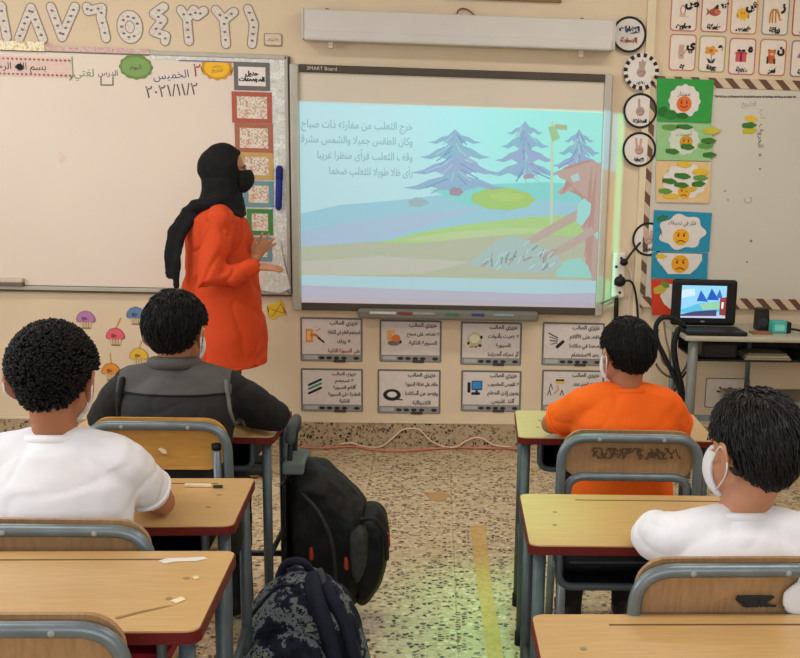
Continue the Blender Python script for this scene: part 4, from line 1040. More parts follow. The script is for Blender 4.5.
# ------------------------------------------------------------------ power strip, plugs, cords along the wall
x0, z0 = P(609, 297); x1, z1 = P(624, 252)
ps = empty('power_strip', ((x0 + x1) / 2, 0, z0), 'white upright power strip on the wall beside the interactive board', 'power strip')
bm = bmesh.new(); box(bm, x0 + .005, x0 + .075, -.045, -.002, z0, z1, .010); done(bm, 'strip', mat('white_plastic', (226, 218, 204), .45, .03, 10), ps)
for k in range(5):
    zz = z0 + .03 + k * (z1 - z0 - .06) / 4
    bm = bmesh.new(); bmesh.ops.create_cone(bm, cap_ends=True, segments=14, radius1=.008, radius2=.008, depth=.004, matrix=Matrix.Translation((x0 + (.025 if k % 2 else .05), -.0465, zz)) @ Matrix.Rotation(PI / 2, 4, 'X'))
    done(bm, 'socket_hole', fm(60, 50, 46), ps)
for u, v, rr, end, lb in ((623.5, 262, .022, (640, 243), 'small black plug high on the power strip with a short cord to the round sign'), (619.5, 281, .032, (634, 300), 'big round black plug low on the power strip')):
    p = at(u, v, -.045)
    o = empty('power_plug', p, lb, 'plug')
    bm = bmesh.new(); ball(bm, (p.x, -.062, p.z), rr, .022, rr * .9); done(bm, 'plug_body', M['black'], o, True)
    e = at(end[0], end[1], -.03)
    mid = [p + V((0, -.03, 0)), p.lerp(e, .5) + V((0, -.02, .006)), e]
    if v > 270: mid = [p + V((0, -.03, 0)), p + V((.06, -.02, .0)), at(636, 296, -.03), at(638, 320, -.03), at(637, 345, -.03)]
    tubeo('cord', curve_pts(mid, 5), .006, M['cable'], o, 8, True)
p0, p1 = at(616.5, 297, -.03), at(616, 326, -.03)
o = empty('charger_plug', p1, 'slim black charger plug hanging straight down below the power strip', 'plug')
tubeo('plug_body', [p0, p0.lerp(p1, .25), p1], [.010, .013, .012], M['black'], o, 10, True)
tubeo('cord', [p1, at(615, 350, -.03), at(612, 372, -.03)], .005, M['cable'], o, 8, True)
tag(tubeo('grey_cable', curve_pts([at(601, 303, -.06), at(607, 301, -.05), at(613, 298, -.05), at(618, 296, -.05)], 4), .006, fm(120, 112, 100)), 'short grey cable from the board frame to the power strip', 'cable')
tag(tubeo('white_cable', curve_pts([at(629, 268, -.01), at(632, 282, -.012), at(629, 300, -.012), at(627, 330, -.012), at(628, 360, -.012)], 5), .004, fm(226, 214, 196)), 'thin white cable running down the wall beside the power strip', 'cable')

def floorcord(pts, r): return curve_pts([V(p) for p in pts], 6)
pk = [(u, v) for u, v in ((300, 446), (322, 447), (352, 445.5), (372, 448.5), (400, 450), (430, 448), (455, 446.5), (480, 447), (505, 447), (522, 448))]
tag(tubeo('pink_extension_cord', curve_pts([onz(u, v + 1, .008) for u, v in pk], 5), .007, fm(196, 128, 104)), 'pinkish brown cord lying along the foot of the speckled skirting', 'cord')
wk = [(340, 444, -.030), (352, 443, -.03), (362, 446, -.03), (380, 447, -.03), (394, 437, -.032), (402, 430, -.034), (412, 428.5, -.034), (420, 430, -.034), (430, 440, -.032), (442, 446, -.03), (456, 447, -.03), (466, 441, -.032), (476, 437.5, -.034), (484, 439, -.034), (494, 445, -.03), (512, 447, -.03)]
tag(tubeo('thin_wall_cable', curve_pts([at(u, v, Y) for u, v, Y in wk], 5), .0045, fm(226, 200, 170)), 'thin pale cord bent in two humps against the speckled skirting', 'cord')
x0, x1, z0, z1 = bpx(727, 393, 44, 30)
o = empty('paper_notice', ((x0 + x1) / 2, 0, z0), 'white paper notice with one black word on the wall under the laptop table', 'notice')
shapes('sheet', [(rpoly(x0, x1, z0, z1, .012), fm(130, 120, 112)), (rpoly(x0 + .006, x1 - .006, z0 + .006, z1 - .006, .01), fm(220, 208, 196))], 0, .002, o)
write('lettering', 'سعيد', (x0 + x1) / 2 + .01, (z0 + z1) / 2 + .025, -.0032, .10, fm(50, 46, 46), o, bold=.002)

# ------------------------------------------------------------------ laptop table
TZ = .735
mt = empty('laptop_table', (2.42, -.35, 0), 'grey tube-legged table against the front wall carrying the laptop', 'table')
bm = bmesh.new(); box(bm, 1.985, 2.86, -.615, -.10, TZ - .026, TZ, .008); done(bm, 'table_top', mat('pale_grey_laminate', (176, 170, 150), .4, .06, 8), mt)
for x, y in ((2.035, -.575), (2.82, -.575), (2.035, -.14), (2.82, -.14)):
    big = x < 2.1 and y < -.5
    tubeo('leg', [(x, y, 0), (x, y, TZ - .026)], .026 if big else .017, mat('table_leg_grey', (120, 122, 114), .45, .08, 20, metal=.2) if big else M['steel'], mt, 12)
tubeo('leg', [(2.44, -.16, .36), (2.44, -.16, TZ - .026)], .014, M['steel'], mt, 10)
bm = bmesh.new(); box(bm, 2.06, 2.80, -.55, -.12, TZ - .135, TZ - .125, 0); box(bm, 2.06, 2.80, -.13, -.12, TZ - .13, TZ - .026)
done(bm, 'shelf', M['shelf'], mt)
boxo('lower_shelf', 2.30, 2.83, -.50, -.14, .36, .385, mat('grey_board', (130, 124, 110), .6, .1, 10), mt, .004)
boxo('cross_rail', 2.06, 2.80, -.585, -.565, .30, .33, M['steel'], mt, .004)
tag(boxo('storage_case', 2.09, 2.27, -.54, -.34, TZ - .1245, TZ - .04, M['black'], None, .012), 'black case lying on the shelf below the laptop', 'case')
o = empty('paper_stack', (2.44, -.46, TZ - .1245), 'flat stack of papers on the shelf under the small speaker', 'papers')
for k in range(3): boxo('sheet', 2.31 + .01 * k, 2.545 - .008 * k, -.55 + .01 * k, -.37, TZ - .1245 + .010 * k, TZ - .1150 + .010 * k, fm(*((150, 140, 116), (176, 164, 134), (120, 112, 92))[k]), o)

# laptop
lp = empty('laptop', (2.13, -.47, TZ), 'open black laptop showing the same bright storybook picture', 'laptop')
bm = bmesh.new(); box(bm, 1.995, 2.30, -.60, -.385, TZ, TZ + .022, .007); done(bm, 'base', M['black'], lp)
boxo('keyboard', 2.015, 2.28, -.545, -.42, TZ + .022, TZ + .0235, fm(34, 34, 36), lp)
bm = bmesh.new()
box(bm, 1.955, 2.292, -.392, -.362, TZ + .022, TZ + .258, .016)
lid = done(bm, 'lid', M['black'], lp)
lx0, lx1, lz0, lz1 = 2.003, 2.235, TZ + .063, TZ + .228
YL_ = -.392
def lpage(name, lst, k):
    poly = []
    for p, m in lst:
        poly.append(([(lx0 + a * (lx1 - lx0), lz0 + b * (lz1 - lz0)) for a, b in p], m))
    shapes(name, poly, YL_, .0008 + k * .0004, lid, 0.00002)
_sl = SLIDE
def gs(*c):
    return mat('bright_screen_%d_%d_%d' % c, tuple(int(q * .2) for q in c), .3, .06, 20, emit=1.0, ecol=c)
lpage('screen', [([(0, 0), (1, 0), (1, 1), (0, 1)], gs(150, 212, 250))], 0)
lpage('screen_picture', [([(0, .25), (.4, .45), (1, .55), (1, .2), (0, .15)], gs(90, 190, 226)), ([(.4, .42), (.7, .50), (.9, .48), (.9, .30), (.5, .25)], gs(150, 206, 170)),
                         ([(0, .10), (.3, .2), (.8, .26), (.8, .06), (0, .05)], gs(70, 70, 110)), ([(0, 0), (1, 0), (1, .07), (0, .05)], gs(196, 200, 226)),
                         ([(.42, .86), (.6, .5), (.34, .52)], gs(40, 100, 200)), ([(.66, .92), (.84, .56), (.56, .56)], gs(30, 90, 190)), ([(.84, .9), (.92, .62), (.76, .62)], gs(60, 110, 196)),
                         ([(.86, .62), (1, .66), (1, .08), (.86, .1)], gs(150, 60, 56)), ([(.9, .5), (.95, .5), (.94, .3), (.9, .3)], gs(236, 240, 250)), ([(0, .86), (.28, .9), (.3, .7), (0, .6)], gs(206, 232, 250))], 1)
shapes('maker_mark', [(epoly((lx0 + lx1) / 2, TZ + .045, .012, .005, 14), fm(120, 120, 124))], YL_, .0008, lid)
# speaker, teal box
o = empty('speaker', (2.44, -.35, TZ), 'small black desktop speaker standing to the right of the laptop', 'speaker')
bm = bmesh.new(); box(bm, 2.405, 2.478, -.39, -.31, TZ, TZ + .115, .012)
for v in bm.verts:
    if v.co.z > TZ + .06: v.co.x = 2.44 + (v.co.x - 2.44) * .82; v.co.y += .015
done(bm, 'cabinet', M['black'], o)
bm = bmesh.new(); bmesh.ops.create_cone(bm, cap_ends=True, segments=20, radius1=.026, radius2=.022, depth=.006, matrix=Matrix.Translation((2.44, -.388, TZ + .045)) @ Matrix.Rotation(PI / 2 - .1, 4, 'X')); done(bm, 'cone', fm(44, 44, 46), o)
o = empty('tissue_box', (2.50, -.43, TZ), 'small teal box with a dark end beside the black speaker', 'box')
bm = bmesh.new(); box(bm, 2.462, 2.538, -.47, -.40, TZ, TZ + .062, .006); done(bm, 'carton', fm(70, 172, 158), o)
boxo('dark_end', 2.536, 2.562, -.468, -.402, TZ, TZ + .058, M['black'], o, .006)
shapes('label_patch', [(rpoly(2.475, 2.525, TZ + .014, TZ + .046, .006), fm(130, 206, 196))], -.47, .0006, o)
tag(boxo('red_brown_notebook', 2.35, 2.45, -.52, -.43, TZ, TZ + .008, fm(150, 96, 66), None, .002), 'small red-brown notebook lying in front of the black speaker', 'notebook')
tag(tubeo('speaker_cable', curve_pts([(2.566, -.44, TZ + .02), (2.60, -.46, TZ + .018), (2.63, -.50, TZ + .012), (2.67, -.52, TZ + .008), (2.72, -.46, TZ + .008)], 6), .006, M['cable']), 'short black cable curling beside the teal box', 'cable')
# cables hanging at the left end of the table
Yc = -.45
for pts, r, m, lb in (
    ([(684, 326), (672, 318), (662, 318), (656, 326), (657, 340), (664, 356), (672, 372), (680, 392), (684, 412), (690, 430), (702, 446)], .013, M['cable'], 'thick black cable looping off the left end of the laptop table'),
    ([(678, 330), (674, 345), (676, 365), (681, 385), (684, 405), (686, 420)], .016, M['cable'], 'bundle of black cable hanging straight beside the grey table leg'),
    ([(658, 330), (655, 345), (654, 358), (660, 370), (670, 377), (680, 375), (688, 362), (690, 346)], .006, fm(96, 84, 66), 'thin brownish cable hanging in a wide loop under the table edge'),
    ([(664, 322), (666, 338), (670, 356), (668, 366), (662, 360), (660, 344)], .005, fm(130, 120, 104), 'thin grey cable loop between the black cables'),
    ([(686, 372), (678, 384), (672, 396)], .006, M['cable'], 'short black cable end crossing the cable bundle')):
    tag(tubeo('hanging_cable', curve_pts([at(u, v, Yc - .02 * (r > .01)) for u, v in pts], 6), r, m, None, 8, True), lb, 'cable', 'cables hanging from the laptop table')

# ------------------------------------------------------------------ school desk
DW, DD, DH = .62, .40, .70
def make_desk():
    t = empty('school_desk', (0, 0, 0))
    w2, d2 = DW / 2, DD / 2
    bm = bmesh.new()
    pl = rpoly(-w2 + .003, w2 - .003, -d2 + .003, d2 - .003, .022, 6)
    def slab(bm, pl, z0, z1):
        a = [bm.verts.new((x, y, z1)) for x, y in pl]; b = [bm.verts.new((x, y, z0)) for x, y in pl]
        bm.faces.new(a); bm.faces.new(b[::-1])
        for i in range(len(pl)): bm.faces.new((a[i], b[i], b[(i + 1) % len(pl)], a[(i + 1) % len(pl)]))
    slab(bm, pl, DH - .019, DH)
    top = done(bm, 'table_top', M['wood'], t)
    bm = bmesh.new(); slab(bm, rpoly(-w2, w2, -d2, d2, .025, 6), DH - .022, DH - .003); done(bm, 'edge_band', M['edge'], top)
    boxo('pencil_groove', -.17, .22, d2 - .055, d2 - .049, DH, DH + .0006, fm(110, 78, 44), top)
    for sx in (-1, 1):
        for dy in (.045, -.055):
            bm = bmesh.new(); bmesh.ops.create_cone(bm, cap_ends=True, segments=10, radius1=.006, radius2=.006, depth=.0012, matrix=Matrix.Translation((sx * (w2 - .075) + dy * .1, dy, DH + .0004)))
            done(bm, 'screw', fm(150, 130, 96), top)
    fx = w2 - .028
    for s in (-1, 1):
        tubeo('top_rail', [(s * fx, -d2 + .03, DH - .036), (s * fx, d2 - .03, DH - .036)], .013, M['darksteel'], t)
    tubeo('cross_bar', [(-fx, d2 - .035, .20), (fx, d2 - .035, .20)], .011, M['darksteel'], t)
    for s in (-1, 1):
        for dy in (-d2 + .035, d2 - .035):
            lg = tubeo('leg', [(s * fx, dy, .03), (s * fx, dy, DH - .022)], .0145, M['darksteel'], t, 12)
            tubeo('foot_cap', [(s * fx, dy, 0), (s * fx, dy, .045)], .018, M['rubber'], lg, 12)
    for s in (-1, 1):
        tubeo('side_bar', [(s * fx, -d2 + .035, .30), (s * fx, d2 - .035, .30)], .009, M['darksteel'], t, 8)
    bm = bmesh.new()
    box(bm, -fx + .055, fx - .055, -d2 + .05, d2 - .04, .588, .596, 0)
    box(bm, -fx + .055, fx - .055, d2 - .05, d2 - .04, .596, DH - .022, 0)
    for s in (-1, 1): box(bm, s * (fx - .055) - .003, s * (fx - .055) + .003, -d2 + .06, d2 - .04, .596, DH - .022, 0)
    done(bm, 'book_shelf', M['shelf'], t)
    bm = bmesh.new()
    xx = fx - .045
    limb(bm, round_path([(-xx, -d2 + .045, DH - .02), (-xx, -d2 + .045, .588), (xx, -d2 + .045, .588), (xx, -d2 + .045, DH - .02)], .035), .009, seg=10)
    done(bm, 'shelf_rail', M['darksteel'], t, True)
    return t
desks = [  # left or right edge x, centre y, angle, label
    (1.02 + DW / 2, -2.43, -2.5, 'school desk at which the boy in the orange shirt sits'),
    (.967 + DW / 2, -3.425, -1.0, 'school desk at which the masked boy in the white shirt sits, behind the orange shirt'),
    (.935 + DW / 2, -4.20, 0.0, 'empty school desk in the near corner behind the masked boy\'s chair'),
    (.275 - DW / 2, -2.44, -1.0, 'school desk at which the boy in the grey jacket sits'),
    (.297 - DW / 2, -3.305, 2.0, 'school desk at which the curly-haired boy rests his arm'),
    (onz(238, 553, .74).x - DW / 2, -3.975, 1.0, 'empty school desk with scratched top behind the curly-haired boy\'s chair')]
d0 = make_desk(); dk = []
for i, (x, y, a, lb) in enumerate(desks):
    o = d0 if i == 0 else copy_tree(d0)
    o.location = (x, y, 0); o.rotation_euler = (0, 0, math.radians(a))
    tag(o, lb, 'desk', 'school desks in two columns'); dk.append(o)
    if i == 5: o.scale = (1, 1, .74 / .70)

# ------------------------------------------------------------------ school chair
def make_chair(kind):
    t = empty('school_chair', (0, 0, 0))
    hw, top = .193, .80
    zb = .665 if kind == 'loop' else .655
    def yb(z): return -.02 - .035 * max(0, (z - .42)) / .38          # the back leans a little
    bm = bmesh.new()
    pth = round_path([(-hw, .0, .40), (-hw, yb(.62), .62), (-hw, yb(top), top - .012), (hw, yb(top), top - .012), (hw, yb(.62), .62), (hw, .0, .40)], .075, 8)
    limb(bm, pth, .0135, seg=12)
    done(bm, 'back_tube', M['steel'], t, True)
    if kind == 'loop':
        bm = bmesh.new()
        q = hw - .022
        limb(bm, round_path([(-q, .0, .40), (-q, yb(.66) + .012, zb + .005), (q, yb(.66) + .012, zb + .005), (q, .0, .40)], .05, 8), .0125, seg=12)
        done(bm, 'lower_loop', M['steel'], t, True)
    else:
        for s in (-1, 1):
            p_ = tubeo('support_post', [(s * (hw - .03), yb(.45) + .0, .40), (s * (hw - .03), yb(.70) - .008, .728)], .0115, M['steel'], t, 10)
            tubeo('post_cap', [(s * (hw - .03), yb(.70) - .008, .722), (s * (hw - .03), yb(.71) - .008, .737)], .0135, M['rubber'], p_, 10)
    bm = bmesh.new()
    pl = rpoly(-hw + .004, hw - .004, zb, top + .006, .06, 7)
    n = len(pl)
    def cur(x, z): return yb(z) + .016 - .012 * (1 - (x / hw) ** 2) + .012
    a = [bm.verts.new((x, cur(x, z) - .006, z)) for x, z in pl]; b_ = [bm.verts.new((x, cur(x, z) + .006, z)) for x, z in pl]
    bm.faces.new(a); bm.faces.new(b_[::-1])
    for i in range(n): bm.faces.new((a[i], b_[i], b_[(i + 1) % n], a[(i + 1) % n]))
    pn = done(bm, 'backrest', M['ply'], t)
    for s in (-1, 1):
        bm = bmesh.new(); ball(bm, (s * .09, yb(top) - .0135, top - .014), .006, .004, .006, None, 10); done(bm, 'screw', fm(150, 150, 146), pn, True)
    bm = bmesh.new(); box(bm, -.185, .185, .0, .35, .405, .42, .006); done(bm, 'seat', M['ply'], t)
    bm = bmesh.new()
    for s in (-1, 1): limb(bm, [(s * .17, .0, .392), (s * .17, .33, .392)], .012, seg=10)
    for y in (.02, .31): limb(bm, [(-.17, y, .392), (.17, y, .392)], .011, seg=10)
    done(bm, 'seat_frame', M['steel'], t, True)
    for s in (-1, 1):
        for y, y2 in ((.0, -.05), (.32, .34)):
            lg = tubeo('leg', [(s * .18, y2, .02), (s * .175, y, .395)], .0125, M['steel'], t, 10)
            tubeo('foot_cap', [(s * .18, y2, 0), (s * .18, y2, .035)], .0155, M['rubber'], lg, 10)
    return t
ca = make_chair('loop'); cb = make_chair('post')
def put(o, x, y, a, lb):
    o.location = (x, y, 0); o.rotation_euler = (0, 0, math.radians(a)); tag(o, lb, 'chair', 'tube-framed school chairs'); return o
chR1 = put(ca, 1.302, -2.92, -1.5, 'school chair with a second steel loop under its scribbled backrest, holding the boy in orange')
chR2 = put(copy_tree(ca), 1.322, -3.95, 1.0, 'school chair of the masked boy in white, dark scribble on its backrest')
chL1 = put(cb, -.015, -2.83, 0.0, 'school chair of the boy in the grey jacket, yellowish backrest with a small peeled patch')
chL2 = put(copy_tree(cb), -.012, -3.69, -1.0, 'school chair of the curly-haired boy in the white shirt')
chL3 = put(copy_tree(cb), .078, -4.215, 0.0, 'empty school chair pushed in at the desk with the scratched top')
chL2.scale = (1, 1, .98)
for c_ in (chL2, chL3):
    for k_ in [q for q in c_.children_recursive if q.name.startswith(('support_post', 'post_cap'))]: bpy.data.objects.remove(k_)
for ch in list(chL1.children):
    if ch.name.startswith('backrest'):
        ch.data = ch.data.copy(); ch.data.materials[0] = mat('yellow_plywood', (206, 150, 74), .4, .08, 6, stretch=(3, 3, 20), spec=.4)
        def onback(chair, u, v): 
            p = at(u, v, chair.location.y - .044); return (p.x, p.z)
        x, z = onback(chL1, 162, 452)
        shapes('peeled_patch', [([(x - .013, z + .006), (x - .004, z + .009), (x + .010, z + .001), (x + .012, z - .007), (x, z - .006)], fm(236, 214, 176))], chL1.location.y - .030, .006, ch)
rnd = random.Random(4)
def scribble(chair, x0, x1, z0, z1, n, c, wd, seed):
    rnd = random.Random(seed)
    br = [k for k in chair.children if k.name.startswith('backrest')][0]
    bm = bmesh.new()
    for k in range(n):
        x = x0 + (x1 - x0) * (k + rnd.random()) / n; pts = [(x, rnd.uniform(z0, z1))]
        for j in range(3): pts.append((pts[-1][0] + rnd.uniform(-.008, .012), min(z1, max(z0, pts[-1][1] + rnd.uniform(-.02, .02)))))
        for q in stroke(pts, wd):
            lx, lz = q[0][0] - chair.location.x, q[0][1]
            Y = chair.location.y - .02 - .035 * (lz - .42) / .38 + .016 + .012 * (lx / .193) ** 2 - .006
            prism(bm, q, Y + .0015, .0022)
    done(bm, 'pen_scribble', c, br)
scribble(chR1, 1.19, 1.43, .725, .755, 44, fm(96, 70, 48), .0035, 5)
x, z = at(749, 597, -3.965).x, at(749, 597, -3.965).z
scribble(chR2, x - .025, x + .022, z - .010, z + .010, 26, fm(40, 40, 38), .004, 6)

# small things on and in the desks
p = onz(203, 487, DH)
tag(boxo('chalk_stub', p.x - .045, p.x + .022, p.y - .005, p.y + .004, DH + .0006, DH + .009, fm(236, 218, 178), None, .002), 'pale stub lying in the pencil groove of the curly-haired boy\'s desk', 'chalk')
p = onz(218, 488, DH)
tag(boxo('pencil_stub', p.x - .012, p.x + .012, p.y - .004, p.y + .004, DH + .0006, DH + .008, fm(50, 60, 44), None, .002), 'dark stub beside the pale stub in the pencil groove', 'pencil')
def onto(desk, u, v): return onz(u, v, DH)
lst = []
bm = bmesh.new()
D5 = .74
p = [onz(u, v, D5) for u, v in ((158, 561), (168, 558.5), (188, 558), (203, 557), (208, 559), (196, 561.5), (176, 562), (164, 564))]
bm.faces.new([bm.verts.new((q.x, q.y, D5 + .001)) for q in p])
wr = [k for k in dk[5].children if k.name.startswith('table_top')][0]
done(bm, 'peeled_white_mark', fm(226, 216, 206), wr)
for pts, c in (([(114, 618), (140, 611.5), (165, 606.5), (176, 605), (140, 613), (118, 619)], (164, 128, 82)), ([(170, 601), (182, 597), (186, 600), (176, 604)], (236, 220, 180)), ([(192, 577), (198, 576), (200, 579), (194, 580)], (230, 206, 160))):
    bm = bmesh.new(); bm.faces.new([bm.verts.new((q.x, q.y, D5 + .0012)) for q in [onz(u, v, D5) for u, v in pts]]); done(bm, 'scratch', fm(*c), wr)
for dsk, lb, c, dx in ((dk[1], 'dark bag filling the shelf under the masked boy\'s desk', 'bag', -.05), (dk[0], 'dark bag filling the shelf under the orange-shirted boy\'s desk', 'bag', 0.0)):
    L_ = dsk.location
    bm = bmesh.new(); box(bm, L_.x - .19 + dx, L_.x + .12 + dx, L_.y - .11, L_.y + .13, .597, .664, .022, 3)
    o = done(bm, 'pencil_bag', M['bag'], None, True); tag(o, lb, 'bag')
    boxo('zipper', L_.x - .16 + dx, L_.x + .09 + dx, L_.y - .1115, L_.y - .109, .628, .633, fm(70, 70, 72), o)
L_ = dk[5].location
tag(boxo('red_book', L_.x + .08, L_.x + .235, L_.y - .10, L_.y + .10, .632, .657, fm(150, 26, 36), None, .003), 'red book on the shelf under the empty desk with the scratched top', 'book')
L_ = dk[4].location
bm = bmesh.new(); ball(bm, (.262, -3.26, .60), .020, .05, .055)
o = done(bm, 'dark_pouch', M['bag'], None, True); tag(o, 'small dark pouch hanging by the edge of the curly-haired boy\'s desk', 'pouch')
p = at(797, 597, -3.995)
o = empty('hanging_mask', (p.x, p.y, p.z - .04), 'white cloth mask hanging on the back of the masked boy\'s chair', 'mask')
bm = bmesh.new(); ball(bm, (p.x + .022, p.y, p.z - .004), .052, .011, .040); me = fuse(bm, .005, 2); rumple(me, .003, 30); link('mask_cloth', me, M['maskw'], o, True)
tubeo('ear_loop', curve_pts([(p.x + .0, p.y, p.z + .03), (p.x + .02, p.y + .004, p.z + .07), (p.x + .045, p.y, p.z + .034)], 6), .0025, M['maskw'], o, 6)

# ------------------------------------------------------------------ people
def rotz(a): return Matrix.Rotation(a, 3, 'Z')
def headrot(yaw, pitch=0.0, roll=0.0):
    "face looks along +y turned by yaw towards +x; pitch > 0 looks down"
    return rotz(-yaw) @ Matrix.Rotation(-pitch, 3, 'X') @ Matrix.Rotation(roll, 3, 'Y')
def smooth01(t):
    t = max(0.0, min(1.0, t)); return t * t * (3 - 2 * t)
def add_head(bm, c, s, R, ears=True):
    def B(p, r, rot=None): ball(bm, V(c) + R @ (V(p) * s), r[0] * s, r[1] * s, r[2] * s, R @ rot if rot else R, 24)
    B((0, -.010, .024), (.072, .090, .080)); B((0, .026, -.030), (.057, .062, .074)); B((0, .058, -.084), (.027, .024, .020))
    B((.028, .056, -.028), (.026, .026, .028)); B((-.028, .056, -.028), (.026, .026, .028))
    B((0, .074, .018), (.046, .016, .012))
    B((0, .086, -.058), (.021, .009, .006)); B((0, .085, -.069), (.019, .009, .007))
    limb(bm, [V(c) + R @ (V(p) * s) for p in ((0, .084, .012), (0, .092, -.012), (0, .101, -.034))], [.007 * s, .009 * s, .0125 * s], seg=10)
    for k in (-1, 1) if ears else ():
        B((k * .013, .090, -.036), (.008, .009, .007))
        B((k * .081, -.016, -.016), (.007, .021, .031), Matrix.Rotation(k * .6, 3, 'Z'))
        rim = [V((k * .074, .006, -.006)), V((k * .087, -.006, .020)), V((k * .097, -.026, .020)), V((k * .098, -.036, -.004)), V((k * .091, -.026, -.033)), V((k * .077, -.006, -.046))]
        limb(bm, curve_pts([V(c) + R @ (p * s) for p in rim], 4), .0052 * s, seg=8)
def add_hand(bm, wr, dr, nr, k=1.0, curl=0.25, spread=0.22, thumb=1):
    "palm and five fingers: wr wrist, dr pointing direction, nr back-of-hand normal, thumb = +1/-1 the side it leaves from"
    dr = V(dr).normalized(); nr = V(nr); nr = (nr - dr * nr.dot(dr)).normalized(); sd = dr.cross(nr) * thumb
    wr = V(wr)
    L = .075 * k
    limb(bm, [wr - dr * .01, wr + dr * L * .35, wr + dr * L * .95], [.022 * k, .033 * k, .035 * k], side=sd, flat=.42, seg=14)
    for i, (o, ln) in enumerate(((.027, .062), (.009, .070), (-.009, .064), (-.026, .050))):
        base = wr + dr * L * .88 + sd * o * k
        a = spread * (o / .027)
        d = (dr + sd * a).normalized()
        pts = [base - d * .015]; p = base.copy(); ang = curl * .5
        for q in (.42, .33, .25):
            pts.append(p.copy())
            dd = d * math.cos(ang) - nr * math.sin(ang)
            p = p + dd * ln * k * q; ang += curl
        pts.append(p)
        limb(bm, pts, [.0085 * k, .0085 * k, .008 * k, .0074 * k, .0062 * k], seg=8)
    tb = wr + dr * L * .25 + sd * .024 * k
    td = (dr * .75 + sd * .75 - nr * .2).normalized()
    limb(bm, [tb - td * .012, tb + td * .022 * k, tb + (td * .9 + dr * .3) * .045 * k, tb + (td * .8 + dr * .55) * .062 * k], [.013 * k, .0115 * k, .0095 * k, .0075 * k], seg=8)
def hairline_short(az):
    a = abs(az)                                   # 0 front, pi back
    pts = ((0, .48), (.9, .40), (1.15, .04), (1.5, .04), (1.66, -.08), (1.84, -.50), (2.2, -.70), (2.7, -.77), (PI, -.78))
    for (a0, z0), (a1, z1) in zip(pts, pts[1:]):
        if a <= a1: return z0 + (z1 - z0) * (a - a0) / (a1 - a0)
    return -.76
def make_hair(c, s, R, th, amp, freq, tufts, tl, curl, seed, low=0.0, taper=.075):
    line = lambda az: hairline_short(az) - low * smooth01((abs(az) - 2.2) / .5)
    rnd = random.Random(seed)
    c0 = V((0, -.011, .010)); rr = V((.0785, .0975, .1005))
    bm = bmesh.new()
    NU, NV = 120, 70
    off = V((seed * 3.1, seed * 1.3, 0))
    def surf(d):
        az = math.atan2(d.x, d.y)
        t = smooth01((d.z - line(az) + .04 * noise.noise(d * 9 + off)) / .10)
        top = 1 + (th / .09) * (0.30 + 1.0 * smooth01((d.z + .35) / .9)) - taper * (1 - smooth01((d.z + .30) / .50))
        nz = amp * noise.noise(d * freq + off) + amp * .6 * noise.noise(d * freq * 2.3 + off)
        k = .80 + (top - .80) * t + nz / .09 * t
        return c0 + V((d.x * rr.x, d.y * rr.y, d.z * rr.z)) * k, t
    def world(p): return V(c) + R @ (p * s)
    rows = []
    for j in range(1, NV):
        e = -PI / 2 + PI * j / NV
        rows.append([bm.verts.new(world(surf(V((math.cos(e) * math.sin(2 * PI * i / NU), math.cos(e) * math.cos(2 * PI * i / NU), math.sin(e))))[0])) for i in range(NU)])
    b = bm.verts.new(world(surf(V((0, 0, -1)))[0])); t = bm.verts.new(world(surf(V((0, 0, 1)))[0]))
    for a, q in zip(rows, rows[1:]):
        for i in range(NU): bm.faces.new((a[i], a[(i + 1) % NU], q[(i + 1) % NU], q[i]))
    for i in range(NU):
        bm.faces.new((b, rows[0][(i + 1) % NU], rows[0][i])); bm.faces.new((t, rows[-1][i], rows[-1][(i + 1) % NU]))
    n = 0
    while n < tufts:
        d = V((rnd.gauss(0, 1), rnd.gauss(0, 1), rnd.gauss(.3, 1))).normalized()
        p, tt = surf(d)
        if tt < .9: continue
        n += 1
        nrm = V((d.x / rr.x, d.y / rr.y, d.z / rr.z)).normalized()
        dn = V((rnd.uniform(-.25, .25) + .35 * noise.noise(d * 2 + off), rnd.uniform(-.7, -.1), -1)); dn = (dn - nrm * dn.dot(nrm)).normalized()
        if curl:
            ax = V((rnd.uniform(-1, 1), rnd.uniform(-1, 1), rnd.uniform(-1, 1))); ax = (ax - nrm * ax.dot(nrm)).normalized()
            r_ = tl * rnd.uniform(.35, .6) * (.6 + .4 * smooth01((d.z + .2) / .5)); a0 = rnd.uniform(0, 6.28); ay = nrm.cross(ax)
            pts = []
            for k in range(6):
                a = a0 + k * .95
                pts.append(p + nrm * (.003 + .0016 * k * .5) + (ax * math.cos(a) + ay * math.sin(a)) * r_ + nrm * .003 * math.sin(a * 1.7))
            limb(bm, [world(q) for q in pts], [.0022 * s, .0032 * s, .0034 * s, .0032 * s, .0026 * s, .0012 * s], seg=5)
        else:
            l_ = tl * rnd.uniform(.6, 1.2) * (.25 + .75 * smooth01((d.z - line(math.atan2(d.x, d.y)) - .1) / .45))
            pts = [p - nrm * .003, p + nrm * .0012 + dn * l_ * .35, p + nrm * .0014 + dn * l_ * .7, p + nrm * .0002 + dn * l_]
            limb(bm, [world(q) for q in pts], [.0008 * s, .0016 * s, .0014 * s, .0004 * s], seg=4)
    bmesh.ops.recalc_face_normals(bm, faces=bm.faces[:])
    me = bpy.data.meshes.new('hair'); bm.to_mesh(me); bm.free()
    return me
